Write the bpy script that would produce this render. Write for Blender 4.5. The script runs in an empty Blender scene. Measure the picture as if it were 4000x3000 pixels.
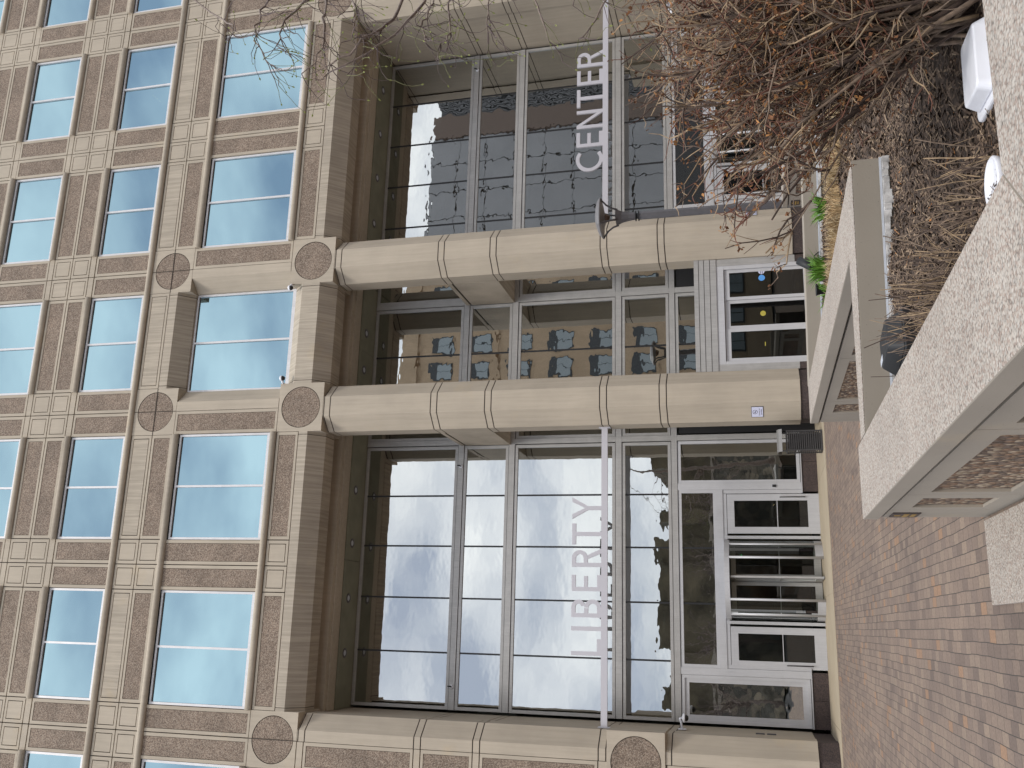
import bpy, bmesh, math, random
from mathutils import Vector, Matrix, Quaternion
R = math.radians
C = bpy.context.scene.collection
S = bpy.context.scene
U = 4.572            # facade bay in metres (15 ft)
Z0 = 3.165           # ground level below the lower medallions, in bays

# ------------------------------------------------------------------ camera
CAM = Vector((-5.93977, -24.12811, 1.68343))
yaw, pit, rol, foc = 0.25888403, 0.25170427, -0.03806274, 3643.455
fw = Vector((math.sin(yaw)*math.cos(pit), math.cos(yaw)*math.cos(pit), math.sin(pit)))
rt = Vector((math.cos(yaw), -math.sin(yaw), 0))
up = rt.cross(fw)
r2 = rt*math.cos(rol) + up*math.sin(rol)
u2 = up*math.cos(rol) - rt*math.sin(rol)
cd = bpy.data.cameras.new('camera')
cam = bpy.data.objects.new('camera', cd); C.objects.link(cam)
m3 = Matrix((-u2, r2, -fw)).transposed()     # the phone is held on its side: the top of the world is on the left
cam.matrix_world = Matrix.Translation(CAM) @ m3.to_4x4()
cd.sensor_fit = 'HORIZONTAL'; cd.sensor_width = 36.0; cd.lens = foc/4000*36
cd.clip_start = 0.05; cd.clip_end = 2000
S.camera = cam

# ------------------------------------------------------------------ world, sun, exposure
w = bpy.data.worlds.new('World'); S.world = w; w.use_nodes = True
nt = w.node_tree; nt.nodes.clear()
def wn(t, **k):
    n = nt.nodes.new(t)
    for a, b in k.items(): setattr(n, a, b)
    return n
SUN_EL, SUN_ROT = R(58), R(192)
sky = wn('ShaderNodeTexSky', sky_type='NISHITA', sun_disc=False, sun_elevation=SUN_EL, sun_rotation=SUN_ROT, air_density=1.0, dust_density=1.5, ozone_density=1.5)
tc = wn('ShaderNodeTexCoord'); mp = wn('ShaderNodeMapping'); mp.inputs['Scale'].default_value = (1.0, 1.0, 2.4); mp.inputs['Location'].default_value = (3.7, 1.3, .6)
n1 = wn('ShaderNodeTexNoise'); n1.inputs['Scale'].default_value = 2.6; n1.inputs['Detail'].default_value = 6; n1.inputs['Roughness'].default_value = .55
n1.inputs['Distortion'].default_value = .4
rp = wn('ShaderNodeValToRGB'); rp.color_ramp.elements[0].position = .36; rp.color_ramp.elements[0].color = (.84,.84,.84,1)
rp.color_ramp.elements[1].position = .58; rp.color_ramp.elements[1].color = (1,1,1,1)
n2 = wn('ShaderNodeTexNoise'); n2.inputs['Scale'].default_value = 4.2; n2.inputs['Detail'].default_value = 5
rp2 = wn('ShaderNodeValToRGB'); rp2.color_ramp.elements[0].position = .36; rp2.color_ramp.elements[0].color = (7.6,8.6,10.8,1)
rp2.color_ramp.elements[1].position = .64; rp2.color_ramp.elements[1].color = (18.5,18.9,19.4,1)
mx = wn('ShaderNodeMix', data_type='RGBA')
bg = wn('ShaderNodeBackground'); bg.inputs['Strength'].default_value = 0.1
wo = wn('ShaderNodeOutputWorld')
L = nt.links.new
L(tc.outputs['Generated'], mp.inputs['Vector']); L(mp.outputs['Vector'], n1.inputs['Vector']); L(mp.outputs['Vector'], n2.inputs['Vector'])
L(n1.outputs['Fac'], rp.inputs['Fac']); L(n2.outputs['Fac'], rp2.inputs['Fac'])
L(rp.outputs['Color'], mx.inputs['Factor']); L(sky.outputs['Color'], mx.inputs['A']); L(rp2.outputs['Color'], mx.inputs['B'])
L(mx.outputs['Result'], bg.inputs['Color']); L(bg.outputs['Background'], wo.inputs['Surface'])
sl = bpy.data.lights.new('sun', 'SUN'); sl.energy = 2.4; sl.angle = R(14); sl.color = (1, .95, .88)
so = bpy.data.objects.new('sun', sl); C.objects.link(so)
sd = Vector((math.sin(SUN_ROT)*math.cos(SUN_EL), math.cos(SUN_ROT)*math.cos(SUN_EL), math.sin(SUN_EL)))   # towards the sun
so.rotation_euler = sd.to_track_quat('Z', 'Y').to_euler()
so.location = (-20, -40, 40)
S.view_settings.view_transform = 'Standard'; S.view_settings.look = 'None'; S.view_settings.gamma = 1
S.view_settings.exposure = -0.10
S.cycles.max_bounces = 8; S.cycles.transparent_max_bounces = 12; S.cycles.glossy_bounces = 4; S.cycles.diffuse_bounces = 4
S.cycles.use_denoising = True

# ------------------------------------------------------------------ materials
def mat(name):
    m = bpy.data.materials.new(name); m.use_nodes = True
    return m, m.node_tree, m.node_tree.nodes['Principled BSDF']
def nd(t, ty, **k):
    n = t.nodes.new(ty)
    for a, b in k.items():
        if a in n.inputs: n.inputs[a].default_value = b
        else: setattr(n, a, b)
    return n
def ramp(t, stops, interp='LINEAR'):
    n = t.nodes.new('ShaderNodeValToRGB'); cr = n.color_ramp; cr.interpolation = interp
    while len(cr.elements) < len(stops): cr.elements.new(.5)
    for e, (p, c) in zip(cr.elements, stops): e.position = p; e.color = tuple(c) + (1,) if len(c) == 3 else c
    return n
def coords(t, scale=(1,1,1), kind='Object', rot=(0,0,0)):
    a = t.nodes.new('ShaderNodeTexCoord'); b = t.nodes.new('ShaderNodeMapping'); b.inputs['Scale'].default_value = scale; b.inputs['Rotation'].default_value = rot
    t.links.new(a.outputs[kind], b.inputs['Vector']); return b
def mixc(t, fac, a, b, blend='MIX'):
    n = t.nodes.new('ShaderNodeMix'); n.data_type = 'RGBA'; n.blend_type = blend
    for s, v in (('Factor', fac), ('A', a), ('B', b)):
        if hasattr(v, 'links') or isinstance(v, bpy.types.NodeSocket): t.links.new(v, n.inputs[s])
        else: n.inputs[s].default_value = v if s == 'Factor' else tuple(v) + (1,)
    return n.outputs['Result']
def bump(t, h, b, strength=.3, dist=.01):
    n = nd(t, 'ShaderNodeBump', Strength=strength, Distance=dist); t.links.new(h, n.inputs['Height']); t.links.new(n.outputs['Normal'], b.inputs['Normal'])
def flat(name, col, rough=.6, metal=0.0, var=.0, scale=6, emit=None):
    m, t, b = mat(name)
    b.inputs['Base Color'].default_value = tuple(col) + (1,); b.inputs['Roughness'].default_value = rough; b.inputs['Metallic'].default_value = metal
    if var:
        c = coords(t); n = nd(t, 'ShaderNodeTexNoise', Scale=scale, Detail=6); t.links.new(c.outputs[0], n.inputs['Vector'])
        r = ramp(t, [(.3, [x*(1-var) for x in col]), (.7, [min(1, x*(1+var)) for x in col])]); t.links.new(n.outputs['Fac'], r.inputs['Fac'])
        t.links.new(r.outputs['Color'], b.inputs['Base Color'])
    if emit:
        b.inputs['Emission Color'].default_value = tuple(emit[:3]) + (1,); b.inputs['Emission Strength'].default_value = emit[3]
    return m
def precast(name, col, streak=.10, speck=.5, stain=(.50,.38,.22), sv=(7, 7, .35), pit=.55, ps=17):
    m, t, b = mat(name); b.inputs['Roughness'].default_value = .85
    c = coords(t); big = nd(t, 'ShaderNodeTexNoise', Scale=.55, Detail=5, Roughness=.6); t.links.new(c.outputs[0], big.inputs['Vector'])
    r1 = ramp(t, [(.3, [x*.88 for x in col]), (.7, [x*1.08 for x in col])]); t.links.new(big.outputs['Fac'], r1.inputs['Fac'])
    cs = coords(t, sv); ns = nd(t, 'ShaderNodeTexNoise', Scale=1.6, Detail=5, Roughness=.65); t.links.new(cs.outputs[0], ns.inputs['Vector'])
    rs = ramp(t, [(.38, (1-streak*2.2,)*3), (.62, (1+streak*.5,)*3)]); t.links.new(ns.outputs['Fac'], rs.inputs['Fac'])
    o = mixc(t, 1.0, r1.outputs['Color'], rs.outputs['Color'], 'MULTIPLY')
    nw = nd(t, 'ShaderNodeTexNoise', Scale=.9, Detail=6, Roughness=.7); t.links.new(c.outputs[0], nw.inputs['Vector'])
    rw = ramp(t, [(.58, (0,0,0)), (.75, (.30,.30,.30))]); t.links.new(nw.outputs['Fac'], rw.inputs['Fac'])
    o = mixc(t, rw.outputs['Color'], o, stain)
    sp = nd(t, 'ShaderNodeTexVoronoi', Scale=ps); t.links.new(c.outputs[0], sp.inputs['Vector'])
    rr = ramp(t, [(.0, (speck,)*3), (.085, (1,1,1))]); t.links.new(sp.outputs['Distance'], rr.inputs['Fac'])
    o = mixc(t, pit, o, mixc(t, 1.0, o, rr.outputs['Color'], 'MULTIPLY'))
    t.links.new(o, b.inputs['Base Color'])
    f = nd(t, 'ShaderNodeTexNoise', Scale=60, Detail=4); t.links.new(c.outputs[0], f.inputs['Vector']); bump(t, f.outputs['Fac'], b, .25, .004)
    return m
def pebbles(name, cols, scale, bs=.8, bd=.012, mixn=.35):
    m, t, b = mat(name); b.inputs['Roughness'].default_value = .8
    c = coords(t); v = nd(t, 'ShaderNodeTexVoronoi', Scale=scale); t.links.new(c.outputs[0], v.inputs['Vector'])
    hs = nd(t, 'ShaderNodeSeparateColor'); t.links.new(v.outputs['Color'], hs.inputs['Color'])
    n = len(cols); r = ramp(t, [(i/n, cc) for i, cc in enumerate(cols)], 'CONSTANT'); t.links.new(hs.outputs['Red'], r.inputs['Fac'])
    d = ramp(t, [(.0, (1.08,)*3), (.55, (.92,)*3), (.9, (.45,)*3)]); t.links.new(v.outputs['Distance'], d.inputs['Fac'])
    o = mixc(t, 1.0, r.outputs['Color'], d.outputs['Color'], 'MULTIPLY')
    nb = nd(t, 'ShaderNodeTexNoise', Scale=1.2, Detail=7, Roughness=.7); t.links.new(c.outputs[0], nb.inputs['Vector'])
    rb = ramp(t, [(.3, (1-mixn,)*3), (.7, (1+mixn*.6,)*3)]); t.links.new(nb.outputs['Fac'], rb.inputs['Fac'])
    o = mixc(t, 1.0, o, rb.outputs['Color'], 'MULTIPLY')
    t.links.new(o, b.inputs['Base Color'])
    iv = nd(t, 'ShaderNodeMath', operation='SUBTRACT'); iv.inputs[0].default_value = 1; t.links.new(v.outputs['Distance'], iv.inputs[1]); bump(t, iv.outputs[0], b, bs, bd)
    return m
def metal(name, col, rough=.42, met=.35, streak=.12):
    m, t, b = mat(name); b.inputs['Roughness'].default_value = rough; b.inputs['Metallic'].default_value = met
    c = coords(t, (1, 1, 1)); n = nd(t, 'ShaderNodeTexNoise', Scale=3.5, Detail=8, Roughness=.7); t.links.new(c.outputs[0], n.inputs['Vector'])
    r = ramp(t, [(.3, [x*(1-streak) for x in col]), (.7, [x*(1+streak*.6) for x in col])]); t.links.new(n.outputs['Fac'], r.inputs['Fac'])
    c2 = coords(t, (22, 22, .5)); n2 = nd(t, 'ShaderNodeTexNoise', Scale=2, Detail=4); t.links.new(c2.outputs[0], n2.inputs['Vector'])
    r2_ = ramp(t, [(.35, (1-streak,)*3), (.6, (1,1,1))]); t.links.new(n2.outputs['Fac'], r2_.inputs['Fac'])
    t.links.new(mixc(t, 1.0, r.outputs['Color'], r2_.outputs['Color'], 'MULTIPLY'), b.inputs['Base Color'])
    return m
def glass(name, gcol, body, fac, trans, wav, ws=(1.1,1.1,1.1), rough=.0):
    """coated glazing: mirror coating over a tinted sheet; trans = how much the sheet lets through"""
    m = bpy.data.materials.new(name); m.use_nodes = True; t = m.node_tree; t.nodes.clear()
    out = nd(t, 'ShaderNodeOutputMaterial'); g = nd(t, 'ShaderNodeBsdfGlossy', Color=tuple(gcol)+(1,), Roughness=rough)
    d = nd(t, 'ShaderNodeBsdfDiffuse', Color=tuple(body)+(1,)); tr = nd(t, 'ShaderNodeBsdfTransparent', Color=(.52,.57,.53,1))
    m1 = nd(t, 'ShaderNodeMixShader'); m1.inputs[0].default_value = trans; t.links.new(d.outputs[0], m1.inputs[1]); t.links.new(tr.outputs[0], m1.inputs[2])
    lw = nd(t, 'ShaderNodeLayerWeight', Blend=.25); mr = nd(t, 'ShaderNodeMapRange'); mr.inputs['To Min'].default_value = fac; mr.inputs['To Max'].default_value = 1.0
    t.links.new(lw.outputs['Fresnel'], mr.inputs['Value'])
    m2 = nd(t, 'ShaderNodeMixShader'); t.links.new(mr.outputs[0], m2.inputs[0]); t.links.new(m1.outputs[0], m2.inputs[1]); t.links.new(g.outputs[0], m2.inputs[2])
    t.links.new(m2.outputs[0], out.inputs['Surface'])
    c = coords(t, ws); n = nd(t, 'ShaderNodeTexNoise', Scale=1.0, Detail=2, Roughness=.45); t.links.new(c.outputs[0], n.inputs['Vector'])
    b = nd(t, 'ShaderNodeBump', Strength=1.0, Distance=wav); t.links.new(n.outputs['Fac'], b.inputs['Height']); t.links.new(b.outputs['Normal'], g.inputs['Normal'])
    return m

M = {}
M['beige'] = precast('precast_beige', (.446,.386,.306), streak=.035)
M['beige_streaked'] = precast('precast_streaked', (.442,.383,.305), streak=.11, sv=(9, .3, .3))
M['joint'] = flat('joint_sealant', (.055,.043,.034), .9)
M['pebble'] = pebbles('exposed_aggregate', [(.265,.198,.148),(.315,.243,.184),(.21,.152,.112),(.36,.29,.227),(.165,.12,.09),(.28,.213,.16)], 44, .6, .012, .28)
M['cap'] = pebbles('pink_aggregate', [(.44,.39,.335),(.405,.355,.305),(.35,.275,.23),(.475,.43,.38),(.375,.34,.30),(.30,.24,.20),(.425,.375,.325)], 88, .35, .003, .15)
M['concrete'] = precast('planter_concrete', (.315,.278,.230), streak=.0, speck=.10, pit=.9, ps=26)
M['coarse'] = pebbles('coarse_pebbles', [(.20,.13,.085),(.30,.21,.14),(.12,.085,.065),(.40,.31,.22),(.16,.11,.08),(.25,.15,.09)], 26, 1.0, .03, .15)
M['granite'] = pebbles('dark_granite', [(.060,.044,.041),(.085,.060,.055),(.045,.034,.034),(.10,.07,.06)], 70, .1, .002, .3)
M['alu'] = metal('aluminium', (.44,.43,.415), .45, .25)
M['white_alu'] = metal('white_aluminium', (.53,.53,.545), .4, .12, .06)
M['win_frame'] = metal('window_frame_silver', (.66,.65,.66), .4, .15, .10)
M['sign_metal'] = flat('sign_metal', (.52,.505,.535), .4, .15)
M['black'] = flat('black_gasket_and_shadow', (.012,.012,.013), .5)  # also colours the shadow strips at the upper window heads
M['dark_metal'] = flat('dark_bronze_metal', (.055,.052,.052), .5, .2, .15)
M['lamp_metal'] = flat('lamp_grey_metal', (.105,.100,.105), .42, .3, .1)
M['blue_glass'] = glass('blue_coated_glass', (.33,.475,.535), (.02,.05,.07), .80, .35, .0006, (.9,.9,.35))
M['lobby_glass'] = glass('lobby_glass', (.96,.97,.955), (.015,.018,.016), .50, .72, .0016, (1.6,1.6,2.6))
M['door_glass'] = glass('door_glass', (.9,.93,.92), (.01,.01,.01), .07, .80, .0008)
M['soffit'] = flat('soffit_paint', (.21,.21,.155), .8, 0, .12, 2)
M['interior'] = flat('interior_plaster', (.30,.29,.25), .8, 0, .1, 1)
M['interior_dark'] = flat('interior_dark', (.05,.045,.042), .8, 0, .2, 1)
M['wood'] = flat('wood_panel', (.22,.13,.06), .5, 0, .3, 3)
M['white_plastic'] = flat('white_plastic', (.74,.75,.80), .35)
M['grey_plastic'] = flat('pale_grey_plastic', (.50,.53,.58), .4)
M['black_plastic'] = flat('black_plastic', (.014,.015,.017), .6)
M['bulb'] = flat('lit_bulb', (1,.8,.5), .5, emit=(1,.72,.36,4.0))
M['tube'] = flat('fluorescent_tube', (1,1,1), .5, emit=(1,.97,.85,42.0))
M['exit_green'] = flat('green_indicator', (.2,1,.3), .5, emit=(.25,1,.35,2.0))
M['sign_blue'] = flat('sign_blue', (.10,.33,.74), .5)
M['sign_white'] = flat('sign_white', (.60,.61,.76), .5)
M['ink'] = flat('ink', (.035,.035,.06), .6)
M['gold'] = flat('gold_lettering', (.30,.19,.05), .5)
M['plaque'] = flat('plaque_brown', (.032,.022,.022), .45)
M['yellow'] = flat('yellow_decal', (.42,.36,.06), .5)

# brick paving -------------------------------------------------------
def brick_mat():
    m, t, b = mat('brick_pavers'); b.inputs['Roughness'].default_value = .88
    c = coords(t, (1,1,1), 'Object', (0,0,R(90)))
    nz = nd(t, 'ShaderNodeTexNoise', Scale=1.3, Detail=2); t.links.new(c.outputs[0], nz.inputs['Vector'])
    va = nd(t, 'ShaderNodeVectorMath', operation='SCALE'); va.inputs[3].default_value = .035; t.links.new(nz.outputs['Color'], va.inputs[0])
    vv = nd(t, 'ShaderNodeVectorMath', operation='ADD'); t.links.new(c.outputs[0], vv.inputs[0]); t.links.new(va.outputs[0], vv.inputs[1])
    br = t.nodes.new('ShaderNodeTexBrick'); br.offset = .5; br.inputs['Scale'].default_value = 1.0
    br.inputs['Brick Width'].default_value = .205; br.inputs['Row Height'].default_value = .103; br.inputs['Mortar Size'].default_value = .0035
    br.inputs['Mortar Smooth'].default_value = .1; br.inputs['Bias'].default_value = 0
    br.inputs['Color1'].default_value = (0,0,0,1); br.inputs['Color2'].default_value = (1,1,1,1); br.inputs['Mortar'].default_value = (.5,.5,.5,1)
    t.links.new(vv.outputs[0], br.inputs['Vector'])
    r = ramp(t, [(0,(.150,.112,.092)),(.09,(.190,.141,.112)),(.28,(.208,.154,.121)),(.46,(.175,.131,.107)),(.60,(.214,.160,.125)),(.80,(.232,.175,.134)),(.955,(.265,.165,.105))], 'CONSTANT')
    sp = nd(t, 'ShaderNodeSeparateColor'); t.links.new(br.outputs['Color'], sp.inputs['Color']); t.links.new(sp.outputs['Red'], r.inputs['Fac'])
    n = nd(t, 'ShaderNodeTexNoise', Scale=.5, Detail=6, Roughness=.65); t.links.new(c.outputs[0], n.inputs['Vector'])
    rn = ramp(t, [(.3,(.78,.78,.80)),(.7,(1.12,1.10,1.06))]); t.links.new(n.outputs['Fac'], rn.inputs['Fac'])
    o = mixc(t, 1, r.outputs['Color'], rn.outputs['Color'], 'MULTIPLY')
    n3 = nd(t, 'ShaderNodeTexNoise', Scale=45, Detail=5); t.links.new(c.outputs[0], n3.inputs['Vector'])
    r3 = ramp(t, [(.3,(.82,)*3),(.7,(1.12,)*3)]); t.links.new(n3.outputs['Fac'], r3.inputs['Fac'])
    o = mixc(t, 1, o, r3.outputs['Color'], 'MULTIPLY')
    o = mixc(t, br.outputs['Fac'], o, (.050,.042,.036))
    t.links.new(o, b.inputs['Base Color'])
    iv = nd(t, 'ShaderNodeMath', operation='SUBTRACT'); iv.inputs[0].default_value = 1; t.links.new(br.outputs['Fac'], iv.inputs[1]); bump(t, iv.outputs[0], b, .6, .006)
    return m
M['brick'] = brick_mat()
M['strip'] = precast('pale_concrete', (.36,.30,.215), streak=.0, speck=.6)
M['asphalt'] = flat('asphalt', (.05,.05,.052), .9, 0, .2, 8)
M['soil'] = flat('mulch_soil', (.066,.044,.031), .95, 0, .5, 25)
M['liner'] = flat('weathered_liner', (.55,.54,.53), .7, 0, .45, 14)

# ------------------------------------------------------------------ mesh helpers
class MB:
    def __init__(s, facade=False): s.v = []; s.f = []; s.m = []; s.sm = []; s.fac = facade
    def poly(s, pts, mi=0, smooth=False):
        i = len(s.v); s.v += [tuple(p) for p in pts]; s.f.append(tuple(range(i, i+len(pts)))); s.m.append(mi); s.sm.append(smooth)
    def box(s, x0, x1, y0, y1, z0, z1, mi=0):
        i = len(s.v); s.v += [(x0,y0,z0),(x1,y0,z0),(x1,y1,z0),(x0,y1,z0),(x0,y0,z1),(x1,y0,z1),(x1,y1,z1),(x0,y1,z1)]
        for q in ((0,1,5,4),(1,2,6,5),(2,3,7,6),(3,0,4,7),(4,5,6,7),(3,2,1,0)): s.f.append(tuple(i+a for a in q)); s.m.append(mi); s.sm.append(False)
    def prism(s, prof, axis, a, b, mi=0, cap=True, smooth=False, side=None):
        side = mi if side is None else side
        """prof: list of 2D points; axis 'x' -> (y,z), 'z' -> (x,y), 'y' -> (x,z)"""
        def P(p, t): return {'x': (t,p[0],p[1]), 'z': (p[0],p[1],t), 'y': (p[0],t,p[1])}[axis]
        n = len(prof); i = len(s.v); s.v += [P(p, a) for p in prof] + [P(p, b) for p in prof]
        for k in range(n): s.f.append((i+k, i+(k+1)%n, i+n+(k+1)%n, i+n+k)); s.m.append(side); s.sm.append(smooth)
        if cap:
            s.f.append(tuple(i+k for k in range(n))[::-1]); s.f.append(tuple(i+n+k for k in range(n))); s.m += [mi, mi]; s.sm += [False, False]
    def tube(s, pts, rad, sides=6, mi=0, cap=True):
        pts = [Vector(p) for p in pts]; n = len(pts)
        if not hasattr(rad, '__len__'): rad = [rad]*n
        i0 = len(s.v); prev = None
        for k in range(n):
            d = (pts[min(k+1,n-1)] - pts[max(k-1,0)])
            d = d.normalized() if d.length > 1e-9 else Vector((0,0,1))
            a = prev if prev is not None else (Vector((0,0,1)) if abs(d.z) < .9 else Vector((1,0,0)))
            x = (a - d*a.dot(d)); x = x.normalized() if x.length > 1e-6 else d.orthogonal().normalized()
            prev = x; y = d.cross(x)
            for j in range(sides):
                t = 2*math.pi*j/sides; s.v.append(tuple(pts[k] + (x*math.cos(t)+y*math.sin(t))*rad[k]))
        for k in range(n-1):
            for j in range(sides):
                a = i0+k*sides+j; b = i0+k*sides+(j+1)%sides
                s.f.append((a, b, b+sides, a+sides)); s.m.append(mi); s.sm.append(sides > 4)
        if cap:
            s.f.append(tuple(i0+j for j in range(sides))[::-1]); s.f.append(tuple(i0+(n-1)*sides+j for j in range(sides))); s.m += [mi,mi]; s.sm += [False,False]
    def lathe(s, prof, c=(0,0,0), seg=24, mi=0, axis='z', smooth=True):
        i0 = len(s.v); n = len(prof)
        for r, h in prof:
            for j in range(seg):
                t = 2*math.pi*j/seg; a, b = r*math.cos(t), r*math.sin(t)
                p = {'z': (a,b,h), 'y': (a,h,b), 'x': (h,a,b)}[axis]
                s.v.append((c[0]+p[0], c[1]+p[1], c[2]+p[2]))
        for k in range(n-1):
            for j in range(seg):
                a = i0+k*seg+j; b = i0+k*seg+(j+1)%seg
                s.f.append((a, b, b+seg, a+seg)); s.m.append(mi); s.sm.append(smooth)
    def build(s, name, mats, parent=None, loc=None, bevel=0):
        me = bpy.data.meshes.new(name)
        vs = [(x*U, y*U, (z+Z0)*U) for x, y, z in s.v] if s.fac else s.v
        if loc is not None: vs = [(x-loc[0], y-loc[1], z-loc[2]) for x, y, z in vs]
        me.from_pydata(vs, [], s.f)
        for mm in (mats if isinstance(mats, (list, tuple)) else [mats]): me.materials.append(mm)
        me.polygons.foreach_set('material_index', s.m); me.polygons.foreach_set('use_smooth', s.sm)
        bm = bmesh.new(); bm.from_mesh(me); bmesh.ops.recalc_face_normals(bm, faces=bm.faces); bm.to_mesh(me); bm.free()
        me.update()
        o = bpy.data.objects.new(name, me); C.objects.link(o)
        if loc is not None: o.location = loc
        if parent is not None:
            o.parent = parent
            if loc is not None: o.location = Vector(loc) - parent.matrix_world.translation if False else Vector(loc) - parent.location
            else: o.location = -parent.location
        if bevel:
            md = o.modifiers.new('bevel', 'BEVEL'); md.width = bevel; md.segments = 2; md.limit_method = 'ANGLE'; md.angle_limit = R(40)
        return o
def tag(o, label, cat, group=None, kind=None):
    o['label'] = label; o['category'] = cat
    if group: o['group'] = group
    if kind: o['kind'] = kind
    return o
def struct(o): o['kind'] = 'structure'; return o
def thing(name, label, cat, loc=(0,0,0), group=None):
    o = bpy.data.objects.new(name, None); C.objects.link(o); o.location = loc; o.empty_display_size = .3
    if name.endswith('wall'): o['kind'] = 'thing'
    return tag(o, label, cat, group)

# ------------------------------------------------------------------ ground
mb = MB(); mb.box(-90, 90, -38, 40, -.6, 0); struct(mb.build('brick_paving', M['brick']))
mb = MB(); mb.box(-14, 18, -.45, 4.0, -.3, .012); mb.box(-14, 18, -.449, 2.9, .012, .0135); 
def strip():
    mb = MB()
    xs = [-13.5,-11.2,-8.15,-5.05,-1.95,1.1,4.2,7.3,10.4,13.5]
    for a, b in zip(xs, xs[1:]): mb.box(a+.006, b-.006, -.42, 3.2, -.1, .012)
    mb.box(xs[0], xs[-1], -.41, 3.2, -.12, -.02+.024)
    return mb.build('concrete_apron', M['strip'])
struct(strip())
mb = MB(); mb.box(-150, 150, -240, -38, -.72, -.12); struct(mb.build('road', M['asphalt']))

# ------------------------------------------------------------------ the office building
B = thing('office_building', 'tan precast concrete office block with blue glass and a glazed entrance portico', 'building')
OCT = [(-.0621,0),(.0621,0),(.15,.0879),(.15,.2121),(.0621,.3),(-.0621,.3),(-.15,.2121),(-.15,.0879)]   # plan of a column (x, y)
G = .0030
wall = MB(True)
def slab(x0, x1, z0, z1, y=0, d=.03, mi=0, back=True):
    a, b, c, e = x0+G, x1-G, z0+G, z1-G
    wall.poly([(a,y,c),(b,y,c),(b,y,e),(a,y,e)], mi)
    for p, q in (((a,c),(b,c)),((b,c),(b,e)),((b,e),(a,e)),((a,e),(a,c))):
        wall.poly([(p[0],y,p[1]),(q[0],y,q[1]),(q[0],d,q[1]),(p[0],d,p[1])], mi)
    if back: wall.poly([(x0,.014,z0),(x1,.014,z0),(x1,.014,z1),(x0,.014,z1)], 1)
def panel(x0, x1, z0, z1, inner=None, ix=.0225, iz=.0185, mi=0):
    """precast unit with a frame round a sunk centre"""
    a, b, c, e = x0+G, x1-G, z0+G, z1-G
    p0, p1, q0, q1 = x0+ix, x1-ix, z0+iz, z1-iz
    O = [(a,c),(b,c),(b,e),(a,e)]; I = [(p0,q0),(p1,q0),(p1,q1),(p0,q1)]
    for k in range(4):
        o1, o2, i1, i2 = O[k], O[(k+1)%4], I[k], I[(k+1)%4]
        wall.poly([(o1[0],0,o1[1]),(o2[0],0,o2[1]),(i2[0],0,i2[1]),(i1[0],0,i1[1])], mi)
        wall.poly([(o1[0],0,o1[1]),(o2[0],0,o2[1]),(o2[0],.03,o2[1]),(o1[0],.03,o1[1])], mi)
        wall.poly([(i1[0],0,i1[1]),(i2[0],0,i2[1]),(i2[0],.012,i2[1]),(i1[0],.012,i1[1])], mi)
    wall.poly([(x0,.014,z0),(x1,.014,z0),(x1,.014,z1),(x0,.014,z1)], 1)
    g = .0046
    if inner == 'pebble':
        g = .0022; pm = MB(True)
        f = [(p0+g,q0+g),(p1-g,q0+g),(p1-g,q1-g),(p0+g,q1-g)]
        pm.poly([(x,.0022,z) for x, z in f])
        for k in range(4):
            s_, t_ = f[k], f[(k+1)%4]; pm.poly([(s_[0],.0022,s_[1]),(t_[0],.0022,t_[1]),(t_[0],.013,t_[1]),(s_[0],.013,s_[1])])
        pm.build('pebble_panel', M['pebble'], B)
    else:
        f = [(p0+g,q0+g),(p1-g,q0+g),(p1-g,q1-g),(p0+g,q1-g)]; mj = 2 if inner == 'streak' else mi
        wall.poly([(x,0,z) for x, z in f], mj)
        for k in range(4):
            s_, t_ = f[k], f[(k+1)%4]; wall.poly([(s_[0],0,s_[1]),(t_[0],0,t_[1]),(t_[0],.012,t_[1]),(s_[0],.012,s_[1])], mj)
HRR = .0212
def halfround(x0, x1, zc):
    h = MB(True)
    prof = [(.004, zc-HRR)] + [(-HRR*math.cos(t)*1.0, zc+HRR*math.sin(t)) for t in [R(-90+180*k/12) for k in range(13)]] + [(.004, zc+HRR)]
    h.prism(prof, 'x', x0, x1, 0, True, True); h.build('moulding', M['beige'], B)
# bands: (z0, z1)
ROWS = {'A': (.198,.862), 'B': (1.268,1.700), 'C': (2.103,2.530), 'D': (2.936,3.364)}
W = .158
KS = range(-3, 5)
visible_k = lambda k, z: True
def gap_tall(k, z0, z1, half='both'):
    if half in ('both','left'): panel(k-W, k, z0, z1, 'pebble')
    if half in ('both','right'): panel(k, k+W, z0, z1, 'pebble')
npeb = 0
for k in range(-3, 4):
    # row A tall strips (columns C1/C2 and the pier halves below)
    if k in (0, 1):
        pass
    else:
        gap_tall(k, .155, .907)
    for r in 'BCD':
        if r == 'D' and k < 1: continue
        z0, z1 = ROWS[r]; gap_tall(k, z0-.004 if r != 'B' else 1.222, z1+.004 if r != 'B' else 1.700)
    # squares at the crossings
    for (a, b, c) in ((.907,1.0645,1.222),):
        if k not in (0, 1):
            for x0, x1 in ((k-W,k),(k,k+W)):
                panel(x0, x1, a, b); panel(x0, x1, b, c)
    for (a, b, c) in ((1.749,1.9015,2.056),(2.578,2.735,2.890)):
        if b > 2.2 and k < 0: continue
        for x0, x1 in ((k-W,k),(k,k+W)):
            panel(x0, x1, a, b); panel(x0, x1, b, c)
            slab(x0, x1, a-.047, a); slab(x0, x1, c, c+.044)
    if k not in (0, 1):      # strip below row A: squares (one row) at z 0..152
        for x0, x1 in ((k-W,k),(k,k+W)):
            if k in (-2, 3): continue
            panel(x0, x1, 0, .1525)
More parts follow.
